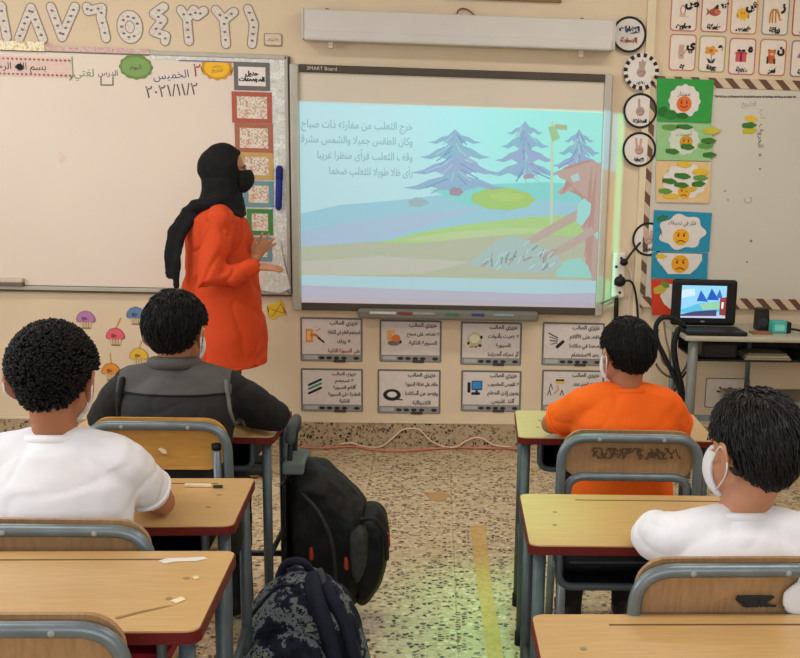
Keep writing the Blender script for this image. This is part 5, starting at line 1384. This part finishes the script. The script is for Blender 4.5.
def make_mask(c, s, R, th=.004, amax=1.25):
    bm = bmesh.new()
    c0 = V((0, .026, -.040)); rr = V((.064, .076, .068))
    NU, NV = 30, 18
    def pt(i, j, o):
        a = -amax + 2 * amax * i / NU; e = -1.05 + 1.60 * j / NV
        d = V((math.cos(e) * math.sin(a), math.cos(e) * math.cos(a), math.sin(e)))
        pinch = 1 - .10 * abs(a / amax) ** 3
        return V(c) + R @ ((c0 + V((d.x * rr.x, d.y * rr.y * (1 + .06 * math.cos(e * 1.5) * max(0, 1 - abs(a))), d.z * rr.z)) * (o * pinch)) * s)
    A = [[bm.verts.new(pt(i, j, 1.0 + th / .06)) for i in range(NU + 1)] for j in range(NV + 1)]
    Bq = [[bm.verts.new(pt(i, j, .96)) for i in range(NU + 1)] for j in range(NV + 1)]
    for j in range(NV):
        for i in range(NU):
            bm.faces.new((A[j][i], A[j][i + 1], A[j + 1][i + 1], A[j + 1][i])); bm.faces.new((Bq[j][i], Bq[j + 1][i], Bq[j + 1][i + 1], Bq[j][i + 1]))
    for j in range(NV):
        for i in (0, NU): bm.faces.new((A[j][i], A[j + 1][i], Bq[j + 1][i], Bq[j][i]))
    for i in range(NU):
        for j in (0, NV): bm.faces.new((A[j][i], A[j][i + 1], Bq[j][i + 1], Bq[j][i]))
    bmesh.ops.recalc_face_normals(bm, faces=bm.faces[:])
    me = bpy.data.meshes.new('mask'); bm.to_mesh(me); bm.free()
    return me, pt
def add_face_parts(root, c, s, R, brow=True):
    for k in (-1, 1):
        bm = bmesh.new(); ball(bm, V(c) + R @ (V((k * .030, .0705, -.003)) * s), .0100 * s, .0100 * s, .0075 * s, R, 16)
        e = done(bm, 'eye', M['eyewhite'], root, True)
        bm = bmesh.new(); ball(bm, V(c) + R @ (V((k * .0305, .0790, -.003)) * s), .0056 * s, .0028 * s, .0056 * s, R, 12)
        done(bm, 'iris', M['eyedark'], e, True)
        if brow:
            bm = bmesh.new(); limb(bm, [V(c) + R @ (V(p) * s) for p in ((k * .014, .086, .017), (k * .030, .086, .022), (k * .046, .074, .015))], [.003 * s, .0038 * s, .002 * s], seg=6)
            done(bm, 'eyebrow', M['hair'], root, True)
def ear_loops(parent, pt, c, s, R, m):
    for i, k in ((0, -1), (30, 1)):
        a, b = pt(i, 14, 1.05), pt(i, 4, 1.05)
        e = [V(c) + R @ (V(p) * s) for p in ((k * .089, -.004, .014), (k * .098, -.026, .014), (k * .098, -.038, -.010), (k * .090, -.026, -.038))]
        bm = bmesh.new(); limb(bm, curve_pts([a] + e + [b], 5), .0018, seg=6); done(bm, 'ear_loop', m, parent, True)

def boy(label, hip, sh, col, hc, s, hyaw, hpitch, hroll, sw, arms, skin, shirtm, sleeve, hair, long_sleeve=False, maskm=None, thumbs=(1, -1), tor=1.0, dep=1.0, collar=0.0):
    """hip, sh: centre of hips and of the shoulder line; col: neck base; hc: head centre;
    arms: (left, right), each shoulder-to-elbow-to-wrist points after the shoulder joint plus the hand direction"""
    hip, sh, col, hc = V(hip), V(sh), V(col), V(hc)
    root = empty('person', (hip.x, hip.y, 0), label, 'person', 'pupils at their desks')
    R = headrot(hyaw, hpitch, hroll)
    prof = ((-.07, .120, .090), (.0, .140, .108), (.14, .142, .110), (.38, .132, .100), (.62, .138, .098), (.84, sw * .86, .094), (.95, sw * .74, .080))
    def rings(inf, z0=None):
        out = []
        for t, a, b in prof:
            p = hip.lerp(sh, t) if t >= 0 else hip + V((0, 0, -.03))
            out.append((p.x, p.y - .010 * math.sin(max(0, t) * PI), p.z, a * tor + inf, b * dep + inf * .8))
        return out
    joints = [sh + V((-(sw - .045), 0, -.022)), sh + V(((sw - .045), 0, -.022))]
    nk = hc + R @ (V((0, -.022, -.05)) * s)
    # body
    bm = bmesh.new()
    loft(bm, rings(0) + [(sh.x, sh.y, sh.z + .01, .075, .06)], 28)
    limb(bm, [col + V((0, .006, -.05)), col + V((0, .002, 0)), nk], [.048, .047 * s, .049 * s], seg=16)
    for k, (j, a) in enumerate(zip(joints, arms)):
        limb(bm, [sh + V(((-1, 1)[k] * .03, 0, .0)), j], [.045, .046], seg=12)
        q_ = .62 if long_sleeve else 1
        limb(bm, [j, j.lerp(V(a[0]), .5), a[0]], [.046, .040, .033 * q_], seg=14)
        limb(bm, [a[0], V(a[0]).lerp(V(a[1]), .35), a[1]], [.033 * q_, .034 * q_, .023], seg=14)
        add_hand(bm, a[1], a[2], a[3], .86, .35, .15, thumbs[k])
    add_head(bm, hc, s, R)
    legs = []
    for k in (-1, 1):
        pts = [hip + V((k * .075, .02, .02)), hip + V((k * .088, .20, .028)), hip + V((k * .095, .36, .018)), V((hip.x + k * .095, hip.y + .385, .27)), V((hip.x + k * .095, hip.y + .36, .075))]
        legs.append(pts)
        limb(bm, pts, [.072, .062, .048, .046, .030], seg=14)
        limb(bm, [V((hip.x + k * .095, hip.y + .345, .05)), V((hip.x + k * .10, hip.y + .46, .035))], [.032, .026], seg=12)
    me = fuse(bm, .0050, 3)
    link('body', me, skin, root, True)
    # shirt
    bm = bmesh.new()
    inf = .016
    loft(bm, rings(inf) + [(sh.x, sh.y, sh.z + .012, .092, .076), (col.x, col.y + .002, col.z - .010, .074, .068), (col.x, col.y + .002, col.z + .010, .066, .062)], 32)
    for k, (j, a) in enumerate(zip(joints, arms)):
        limb(bm, [sh + V(((-1, 1)[k] * .035, 0, .004)), j], [.055, .060], seg=14)
        e = V(a[0])
        if long_sleeve:
            limb(bm, [j, j.lerp(e, .5), e, e.lerp(V(a[1]), .5), e.lerp(V(a[1]), .94)], [.062, .058, .052, .044, .034], seg=16)
        else:
            limb(bm, [j, j.lerp(e, .45), j.lerp(e, sleeve)], [.061, .058, .055], seg=16)
    me = fuse(bm, .0065, 5)
    rumple(me, .006, 6, len(label) % 7, .002, 26, .0035, V((7, 7, 12)))
    so = link('shirt', me, shirtm, root, True)
    bm = bmesh.new()
    n = 28
    ck = collar
    ring = [col + V((.060 * math.cos(2 * PI * k / n), .002 + .057 * math.sin(2 * PI * k / n), ck * .6 - .004 - .010 * math.sin(2 * PI * k / n))) for k in range(n + 1)]
    limb(bm, ring, .0095 + ck * .5, seg=8, cap=False); done(bm, 'collar', shirtm if not isinstance(shirtm, list) else shirtm[0], so, True)
    if not long_sleeve:
        for j, a in zip(joints, arms):
            e = V(a[0]); d = (e - j).normalized(); c_ = j.lerp(e, sleeve); u = d.orthogonal().normalized(); v = d.cross(u)
            bm = bmesh.new(); limb(bm, [c_ + d * .006 + (u * math.cos(2 * PI * k / 24) + v * math.sin(2 * PI * k / 24)) * .0512 for k in range(25)], .0042, seg=8, cap=False)
            done(bm, 'sleeve_hem', shirtm, so, True)
    # trousers, shoes
    bm = bmesh.new()
    loft(bm, [(hip.x, hip.y, hip.z - .055, .135 * tor, .105), (hip.x, hip.y, hip.z + .0, .152 * tor, .120), (hip.x, hip.y, hip.z + .05, .150 * tor, .118)], 26)
    for pts in legs: limb(bm, pts, [.083, .072, .060, .056, .046], seg=16)
    me = fuse(bm, .009, 3); rumple(me, .006, 14, 2.0)
    link('trousers', me, M['trouser'], root, True)
    for k in (-1, 1):
        bm = bmesh.new()
        limb(bm, [V((hip.x + k * .095, hip.y + .325, .046)), V((hip.x + k * .098, hip.y + .40, .045)), V((hip.x + k * .102, hip.y + .485, .034))], [.040, .043, .032], side=(1, 0, 0), flat=.85, seg=16)
        limb(bm, [V((hip.x + k * .095, hip.y + .352, .05)), V((hip.x + k * .095, hip.y + .356, .095))], [.042, .040], seg=14)
        me = fuse(bm, .006, 3)
        for v in me.vertices: v.co.z = max(v.co.z, .0)
        link('shoe', me, M['shoe'], root, True)
    link('hair', make_hair(hc, s, R, *hair), M['hairb'] if len(hair) == 8 else M['hair'], root, True)
    add_face_parts(root, hc, s, R)
    if maskm:
        me, pt = make_mask(hc, s, R)
        mo = link('face_mask', me, maskm, root, True)
        ear_loops(mo, pt, hc, s, R, maskm)
    return root, so

SQ = 1.0
# hair tuple: thickness, noise amplitude, noise frequency, tufts, tuft length, curl, seed
bR1, sR1 = boy('boy with short black hair in a bright orange T-shirt, seen from behind',
    (1.315, -2.775, .475), (1.318, -2.735, .848), (1.326, -2.73, .876), (1.318, -2.715, .980), .90, -.42, .06, .03, .165,
    (((1.112, -2.645, .752), (1.20, -2.46, .735), (.5, 1, 0), (0, 0, 1)), ((1.510, -2.66, .735), (1.42, -2.47, .735), (-.5, 1, 0), (0, 0, 1))),
    M['skin'], M['orange_shirt'], .70, (.011, .0016, 4, 1500, .026, 0, 2), maskm=M['maskw'])
bR2, sR2 = boy('boy in a white T-shirt with a white mask hooked on his ear',
    (1.38, -3.755, .435), (1.395, -3.735, .778), (1.402, -3.725, .812), (1.420, -3.700, .938), 1.08, -.50, .06, .05, .178,
    (((1.222, -3.62, .730), (1.315, -3.53, .733), (1, .5, 0), (0, 0, 1)), ((1.60, -3.63, .730), (1.48, -3.53, .733), (-1, .5, 0), (0, 0, 1))),
    M['skin2'], M['white_shirt'], .62, (.010, .0018, 5, 2200, .036, 0, 0, .08), maskm=M['maskw'])
bL1, sL1 = boy('boy with wavy black hair in a dark grey and black jacket, seated before the teacher',
    (-.005, -2.70, .480), (.002, -2.675, .882), (-.010, -2.665, .915), (.0, -2.655, 1.014), .98, .30, .06, -.02, .176,
    (((-.245, -2.60, .75), (-.08, -2.44, .735), (.7, 1, 0), (0, 0, 1)), ((.268, -2.60, .752), (.11, -2.46, .735), (-.8, .8, 0), (0, 0, 1))),
    M['skin'], [M['jacket'], M['jacketdark'], M['jacketblack']], .7, (.013, .0042, 6, 1500, .028, 0, 4), long_sleeve=True, tor=1.05, collar=.022, maskm=M['maskw'])
bL2, sL2 = boy('boy with tight curly black hair in a white T-shirt, one elbow on his desk',
    (-.045, -3.57, .490), (-.055, -3.555, .886), (-.062, -3.545, .918), (-.058, -3.535, 1.040), .965, .10, .05, .0, .172,
    (((-.27, -3.45, .742), (-.12, -3.30, .735), (.6, 1, 0), (0, 0, 1)), ((.128, -3.43, .737), (.03, -3.28, .735), (-.6, 1, 0), (0, 0, 1))),
    M['skin'], M['white_shirt'], .66, (.011, .0030, 11, 2600, .0050, 1, 5, .03, .135), maskm=M['maskw'], dep=.85)
# jacket: grey yoke above, charcoal band below, black sleeves, seams
me = sL1.data
yk = .850
for p in me.polygons:
    c = sL1.matrix_basis @ p.center if not sL1.parent else wm(sL1) @ p.center
    sd = abs(c.x - .0)
    p.material_index = 2 if sd > .165 - .12 * max(0, c.z - .86) or (c.y > -2.62 and sd > .12) else (0 if c.z > yk else 1)
tree = BVHTree.FromPolygons([wm(sL1) @ v.co for v in me.vertices], [p.vertices[:] for p in me.polygons])
def onback_line(tree, pts, r, name, m, parent, y=-3.2):
    out = []
    for x, z in pts:
        h = tree.ray_cast(V((x, y, z)), V((0, 1, 0)))[0]
        if h: out.append(h + V((0, -r * .4, 0)))
    if len(out) > 1: tubeo(name, out, r, m, parent, 8, True)
def seq(p0, p1, n=14): return [(p0[0] + (p1[0] - p0[0]) * k / n, p0[1] + (p1[1] - p0[1]) * k / n) for k in range(n + 1)]
onback_line(tree, seq((.150, .885), (.172, .70)), .006, 'shoulder_seam', M['piping'], sL1)
onback_line(tree, seq((-.145, .885), (-.172, .70)), .010, 'black_seam_tape', M['jacketblack'], sL1)
onback_line(tree, seq((-.14, yk), (.15, yk), 20), .0035, 'yoke_seam', M['jacketblack'], sL1)

# ------------------------------------------------------------------ the teacher
def teacher():
    th = math.radians(14)                          # she faces the right-hand side of the room, a little towards the wall
    f = V((math.cos(th), math.sin(th), 0)); sdv = V((math.sin(th), -math.cos(th), 0))     # forward, her right (towards the class)
    o = V((-.265, -.56, 0))
    def L(a, b, z): return o + f * a + sdv * b + V((0, 0, z))
    root = empty('person', o, 'woman standing in a long orange tunic, black headscarf and black mask, hands raised together', 'person')
    tw = [(.0, .56, .208, .225), (.0, .70, .204, .220), (-.005, .85, .192, .200), (-.005, .97, .178, .180), (-.005, 1.08, .170, .168), (-.01, 1.17, .162, .172), (-.02, 1.25, .140, .178), (-.02, 1.30, .095, .13)]
    hc = L(.032, .0, 1.474); s = 1.0
    R = rotz(th - PI / 2)
    R = R @ Matrix.Rotation(.02, 3, 'X')
    jr, jl = L(-.01, .165, 1.245), L(-.01, -.165, 1.245)
    er, el = L(-.070, .270, .975), L(-.02, -.245, .985)
    wr, wl = L(.130, .245, 1.045), L(.145, .10, 1.075)
    bm = bmesh.new()
    loft(bm, [(L(a, 0, z).x, L(a, 0, z).y, z, rx * .72, ry * .78) for a, z, rx, ry in tw], 28, yaw=th)
    limb(bm, [L(-.005, 0, 1.26), L(0, 0, 1.34), hc + R @ V((0, -.022, -.05))], [.065, .052, .050], seg=14)
    for j, e, w_ in ((jr, er, wr), (jl, el, wl)):
        limb(bm, [j, j.lerp(e, .5), e], [.044, .034, .022], seg=14); limb(bm, [e, e.lerp(w_, .4), w_], [.022, .028, .024], seg=14)
        limb(bm, [L(0, 0, 1.27), j], [.05, .048], seg=12)
    add_hand(bm, wr, f * 1.0 + V((0, 0, -.06)), V((0, 0, 1)) + sdv * .25, 1.0, .12, .12, -1)
    add_hand(bm, wl, f * .55 + V((0, 0, .75)) + sdv * .15, -sdv * .6 + f * -.35, 1.0, .10, .42, 1)
    add_head(bm, hc, s, R, False)
    for b in (-.085, .085):
        limb(bm, [L(-.01, b, .72), L(.0, b, .48), L(.0, b * 1.1, .08)], [.085, .055, .036], seg=14)
        limb(bm, [L(-.03, b * 1.1, .045), L(.14, b * 1.2, .03)], [.036, .030], seg=12)
    link('body', fuse(bm, .0048, 3), M['skin2'], root, True)
    # tunic
    bm = bmesh.new()
    loft(bm, [(L(a, 0, z).x, L(a, 0, z).y, z, rx, ry) for a, z, rx, ry in tw] + [(L(-.005, 0, 1.335).x, L(-.005, 0, 1.335).y, 1.335, .07, .075)], 36, yaw=th)
    for j, e, w_ in ((jr, er, wr), (jl, el, wl)):
        limb(bm, [L(0, 0, 1.275), j], [.062, .070], seg=14)
        limb(bm, [j, j.lerp(e, .5), e, e.lerp(w_, .45), e.lerp(w_, .93)], [.074, .072, .068, .056, .043], seg=16)
    me = fuse(bm, .0075, 4); rumple(me, .010, 6, 3.0, .003, 20, .012, V((7, 7, 6)))
    tu = link('tunic', me, M['tunic'], root, True)
    n = 40
    ring = []
    for k in range(n + 1):
        a = 2 * PI * k / n
        p = L(-.01, 0, .562) + f * (.190 * math.cos(a)) - sdv * (.225 * math.sin(a)); ring.append(p)
    bm = bmesh.new(); limb(bm, ring, .006, seg=8, cap=False); done(bm, 'hem', M['tunic'], tu, True)
    # jeans, shoes
    bm = bmesh.new()
    for b in (-.085, .085): limb(bm, [L(-.01, b, .70), L(.0, b, .48), L(.0, b * 1.1, .10)], [.095, .070, .058], seg=16)
    loft(bm, [(L(-.01, 0, z).x, L(-.01, 0, z).y, z, .12, .16) for z in (.62, .70, .80)], 24, yaw=th)
    me = fuse(bm, .010, 3); rumple(me, .006, 14, 1.0); link('jeans', me, M['jeans'], root, True)
    for b in (-.094, .094):
        bm = bmesh.new()
        limb(bm, [L(-.06, b, .042), L(.03, b, .045), L(.17, b * 1.1, .032)], [.040, .043, .032], side=sdv, flat=.85, seg=16); limb(bm, [L(-.03, b, .05), L(-.03, b, .10)], [.044, .042], seg=12)
        me = fuse(bm, .007, 3)
        for v in me.vertices: v.co.z = max(v.co.z, 0)
        link('shoe', me, M['shoe'], root, True)
    # headscarf
    bm = bmesh.new()
    NU, NV = 72, 48
    c0 = V((0, -.016, .012)); rr = V((.092, .112, .112))
    rows = []
    def hp(d):
        az = math.atan2(d.x, d.y)
        op = ((az / .80) ** 2 + ((d.z - .08) / .52) ** 2)
        t = smooth01((op - .8) / .35)
        return hc + R @ (c0 + V((d.x * rr.x, d.y * rr.y, d.z * rr.z)) * (.74 + .26 * t))
    for j in range(1, NV):
        e = -PI / 2 + PI * j / NV
        rows.append([bm.verts.new(hp(V((math.cos(e) * math.sin(2 * PI * i / NU), math.cos(e) * math.cos(2 * PI * i / NU), math.sin(e))))) for i in range(NU)])
    b = bm.verts.new(hp(V((0, 0, -1)))); t = bm.verts.new(hp(V((0, 0, 1))))
    for a, q in zip(rows, rows[1:]):
        for i in range(NU): bm.faces.new((a[i], a[(i + 1) % NU], q[(i + 1) % NU], q[i]))
    for i in range(NU):
        bm.faces.new((b, rows[0][(i + 1) % NU], rows[0][i])); bm.faces.new((t, rows[-1][i], rows[-1][(i + 1) % NU]))
    def lf(bm, a, z, rx, ry): return (L(a, 0, z).x, L(a, 0, z).y, z, rx, ry)
    loft(bm, [lf(bm, -.01, 1.265, .128, .155), lf(bm, -.005, 1.30, .118, .13), lf(bm, .005, 1.335, .104, .108), lf(bm, .01, 1.375, .094, .094), lf(bm, .01, 1.43, .090, .090)], 32, yaw=th)
    limb(bm, [L(.06, .05, 1.345), L(-.03, .11, 1.325), L(-.11, .09, 1.31)], [.03, .034, .034], seg=12)
    tail = [L(-.06, .06, 1.32), L(-.150, .08, 1.275), L(-.212, .10, 1.19), L(-.232, .12, 1.10), L(-.238, .12, 1.00)]
    limb(bm, tail, [.038, .034, .031, .029, .028], side=f, flat=.40, seg=14)
    limb(bm, [p_ + f * .024 + sdv * .02 + V((0, 0, -.004 - .012 * k_)) for k_, p_ in enumerate(tail)], [.028, .025, .022, .021, .019], side=f, flat=.45, seg=12)
    me = fuse(bm, .0065, 3); rumple(me, .008, 12, 5.0, .004, 30)
    link('headscarf', me, M['hijab'], root, True)
    add_face_parts(root, hc, s, R)
    me, pt = make_mask(hc + R @ V((0, .010, .004)), 1.04, R, .006, 1.35)
    link('face_mask', me, M['maskb'], root, True)
teacher()

# ------------------------------------------------------------------ school bags
def pillow(bm, prof, y0, y1, n=7, ins=.72):
    "soft bag body: an (x, z) outline swelling between y0 and y1"
    cx = sum(p[0] for p in prof) / len(prof); cz = sum(p[1] for p in prof) / len(prof)
    R = []
    for k in range(n):
        t = k / (n - 1); q = math.sin(PI * t) ** .5 if 0 < t < 1 else 0
        sc = ins + (1 - ins) * q
        R.append([bm.verts.new((cx + (x - cx) * sc, y0 + (y1 - y0) * t, cz + (z - cz) * sc)) for x, z in prof])
    m = len(prof)
    for a, b in zip(R, R[1:]):
        for i in range(m): bm.faces.new((a[i], a[(i + 1) % m], b[(i + 1) % m], b[i]))
    bm.faces.new(R[0][::-1]); bm.faces.new(R[-1])
def sm(prof, n=5):
    q = curve_pts([V((x, 0, z)) for x, z in prof + [prof[0]]], n)[:-1]
    return [(p.x, p.z) for p in q]
YB1 = -2.42
o = empty('trolley_backpack', (.42, YB1, 0), 'black wheeled backpack with a raised pull handle standing in the aisle', 'backpack')
bm = bmesh.new()
pillow(bm, sm([(.300, .06), (.285, .30), (.285, .53), (.330, .575), (.395, .565), (.445, .52), (.505, .46), (.540, .42), (.550, .33), (.535, .18), (.500, .08), (.40, .05)]), YB1 - .14, YB1 + .15)
me = fuse(bm, .010, 4); rumple(me, .010, 12, 1.0, .004, 34); body = link('bag_body', me, M['bag'], o, True)
bm = bmesh.new(); pillow(bm, sm([(.50, .40), (.55, .425), (.592, .40), (.610, .32), (.598, .20), (.560, .11), (.51, .08), (.48, .2)]), YB1 - .11, YB1 + .12)
me = fuse(bm, .010, 4); rumple(me, .008, 16, 2.0); pk = link('front_pocket', me, M['bag'], o, True)
bm = bmesh.new(); pillow(bm, sm([(.490, .37), (.525, .395), (.548, .37), (.545, .27), (.515, .20), (.492, .26)]), YB1 - .175, YB1 - .10)
link('net_pocket', fuse(bm, .007, 3), M['bagnet'], o, True)
bm = bmesh.new(); limb(bm, curve_pts([(.528, YB1 - .13, .41), (.565, YB1 - .135, .415), (.602, YB1 - .12, .36), (.607, YB1 - .10, .27)], 6), .008, seg=8); done(bm, 'pocket_piping', fm(34, 30, 30), pk, True)
bm = bmesh.new(); limb(bm, [(.608, YB1 - .05, .335), (.610, YB1 - .06, .30)], .007, seg=8); done(bm, 'red_patch', fm(170, 60, 44), pk, True)
bm = bmesh.new(); limb(bm, curve_pts([(.34, YB1 - .135, .50), (.40, YB1 - .165, .44), (.44, YB1 - .172, .34), (.45, YB1 - .165, .20)], 6), .007, seg=8); done(bm, 'zipper', fm(38, 38, 40), body, True)
for x, z in (P(311, 549, YB1 - .172), P(346, 558, YB1 - .165)):
    bm = bmesh.new(); limb(bm, [(x, YB1 - .172, z), (x + .002, YB1 - .178, z - .028)], [.006, .008], seg=8); done(bm, 'red_zip_pull', fm(150, 52, 40), body, True)
for y in (YB1 - .065, YB1 + .065):
    tubeo('handle_rod', [(.292, y, .50), (.302, y, .675)], .0085, fm(34, 36, 38), o, 10)
bm = bmesh.new(); limb(bm, round_path([(.300, YB1 - .075, .655), (.305, YB1 - .07, .695), (.305, YB1 + .07, .695), (.300, YB1 + .075, .655)], .02), [.016] * 16, seg=10); done(bm, 'handle_grip', fm(74, 80, 78), o, True)
boxo('handle_base', .276, .345, YB1 - .10, YB1 + .09, .545, .585, fm(104, 116, 110), o, .008)
boxo('back_plate', .272, .292, YB1 - .12, YB1 + .12, .05, .52, M['black'], o, .006)
for y in (YB1 - .12, YB1 + .12):
    bm = bmesh.new(); bmesh.ops.create_cone(bm, cap_ends=True, segments=24, radius1=.042, radius2=.042, depth=.024, matrix=Matrix.Translation((.30, y, .042)) @ Matrix.Rotation(PI / 2, 4, 'X')); done(bm, 'wheel', M['rubber'], o)
YB2 = -3.02
o = empty('printed_backpack', (.40, YB2, 0), 'navy backpack with a pale leafy camouflage print standing nearest the camera', 'backpack')
bm = bmesh.new()
pillow(bm, sm([(.215, .02), (.205, .15), (.240, .27), (.300, .360), (.365, .415), (.430, .405), (.500, .36), (.555, .265), (.585, .15), (.575, .02), (.40, .005)]), YB2 - .10, YB2 + .13)
me = fuse(bm, .010, 4); rumple(me, .014, 9, 3.0, .005, 28); body = link('bag_body', me, M['camo'], o, True)
bm = bmesh.new(); pillow(bm, sm([(.235, .02), (.225, .15), (.275, .25), (.37, .285), (.46, .25), (.49, .14), (.475, .02)]), YB2 - .165, YB2 - .06)
me = fuse(bm, .010, 4); rumple(me, .010, 12, 5.0); pk = link('front_pocket', me, M['camo'], o, True)
tr2 = BVHTree.FromPolygons([wm(body) @ v.co for v in body.data.vertices], [p.vertices[:] for p in body.data.polygons])
onback_line(tr2, [(p.x, p.z) for p in curve_pts([(.225, 0, .20), (.27, 0, .31), (.335, 0, .385), (.385, 0, .40)], 6)], .0055, 'zipper', M['black'], body, -3.6)
onback_line(tr2, [(p.x, p.z) for p in curve_pts([(.43, 0, .405), (.47, 0, .30), (.50, 0, .16), (.515, 0, .05)], 6)], .024, 'shoulder_strap', M['navy'], body, -3.6)
onback_line(tr2, [(p.x, p.z) for p in curve_pts([(.47, 0, .385), (.52, 0, .29), (.552, 0, .17), (.565, 0, .06)], 6)], .020, 'shoulder_strap', M['navy'], body, -3.6)
tubeo('grab_handle', curve_pts([(.33, YB2 + .02, .39), (.355, YB2 - .0, .438), (.40, YB2 - .0, .44), (.425, YB2 + .02, .395)], 6), .011, M['navy'], body, 10, True)
bm = bmesh.new(); limb(bm, [(.45, YB2 - .03, .425), (.463, YB2 - .05, .385)], [.010, .012], seg=8); done(bm, 'strap_buckle', fm(60, 64, 66), body, True)
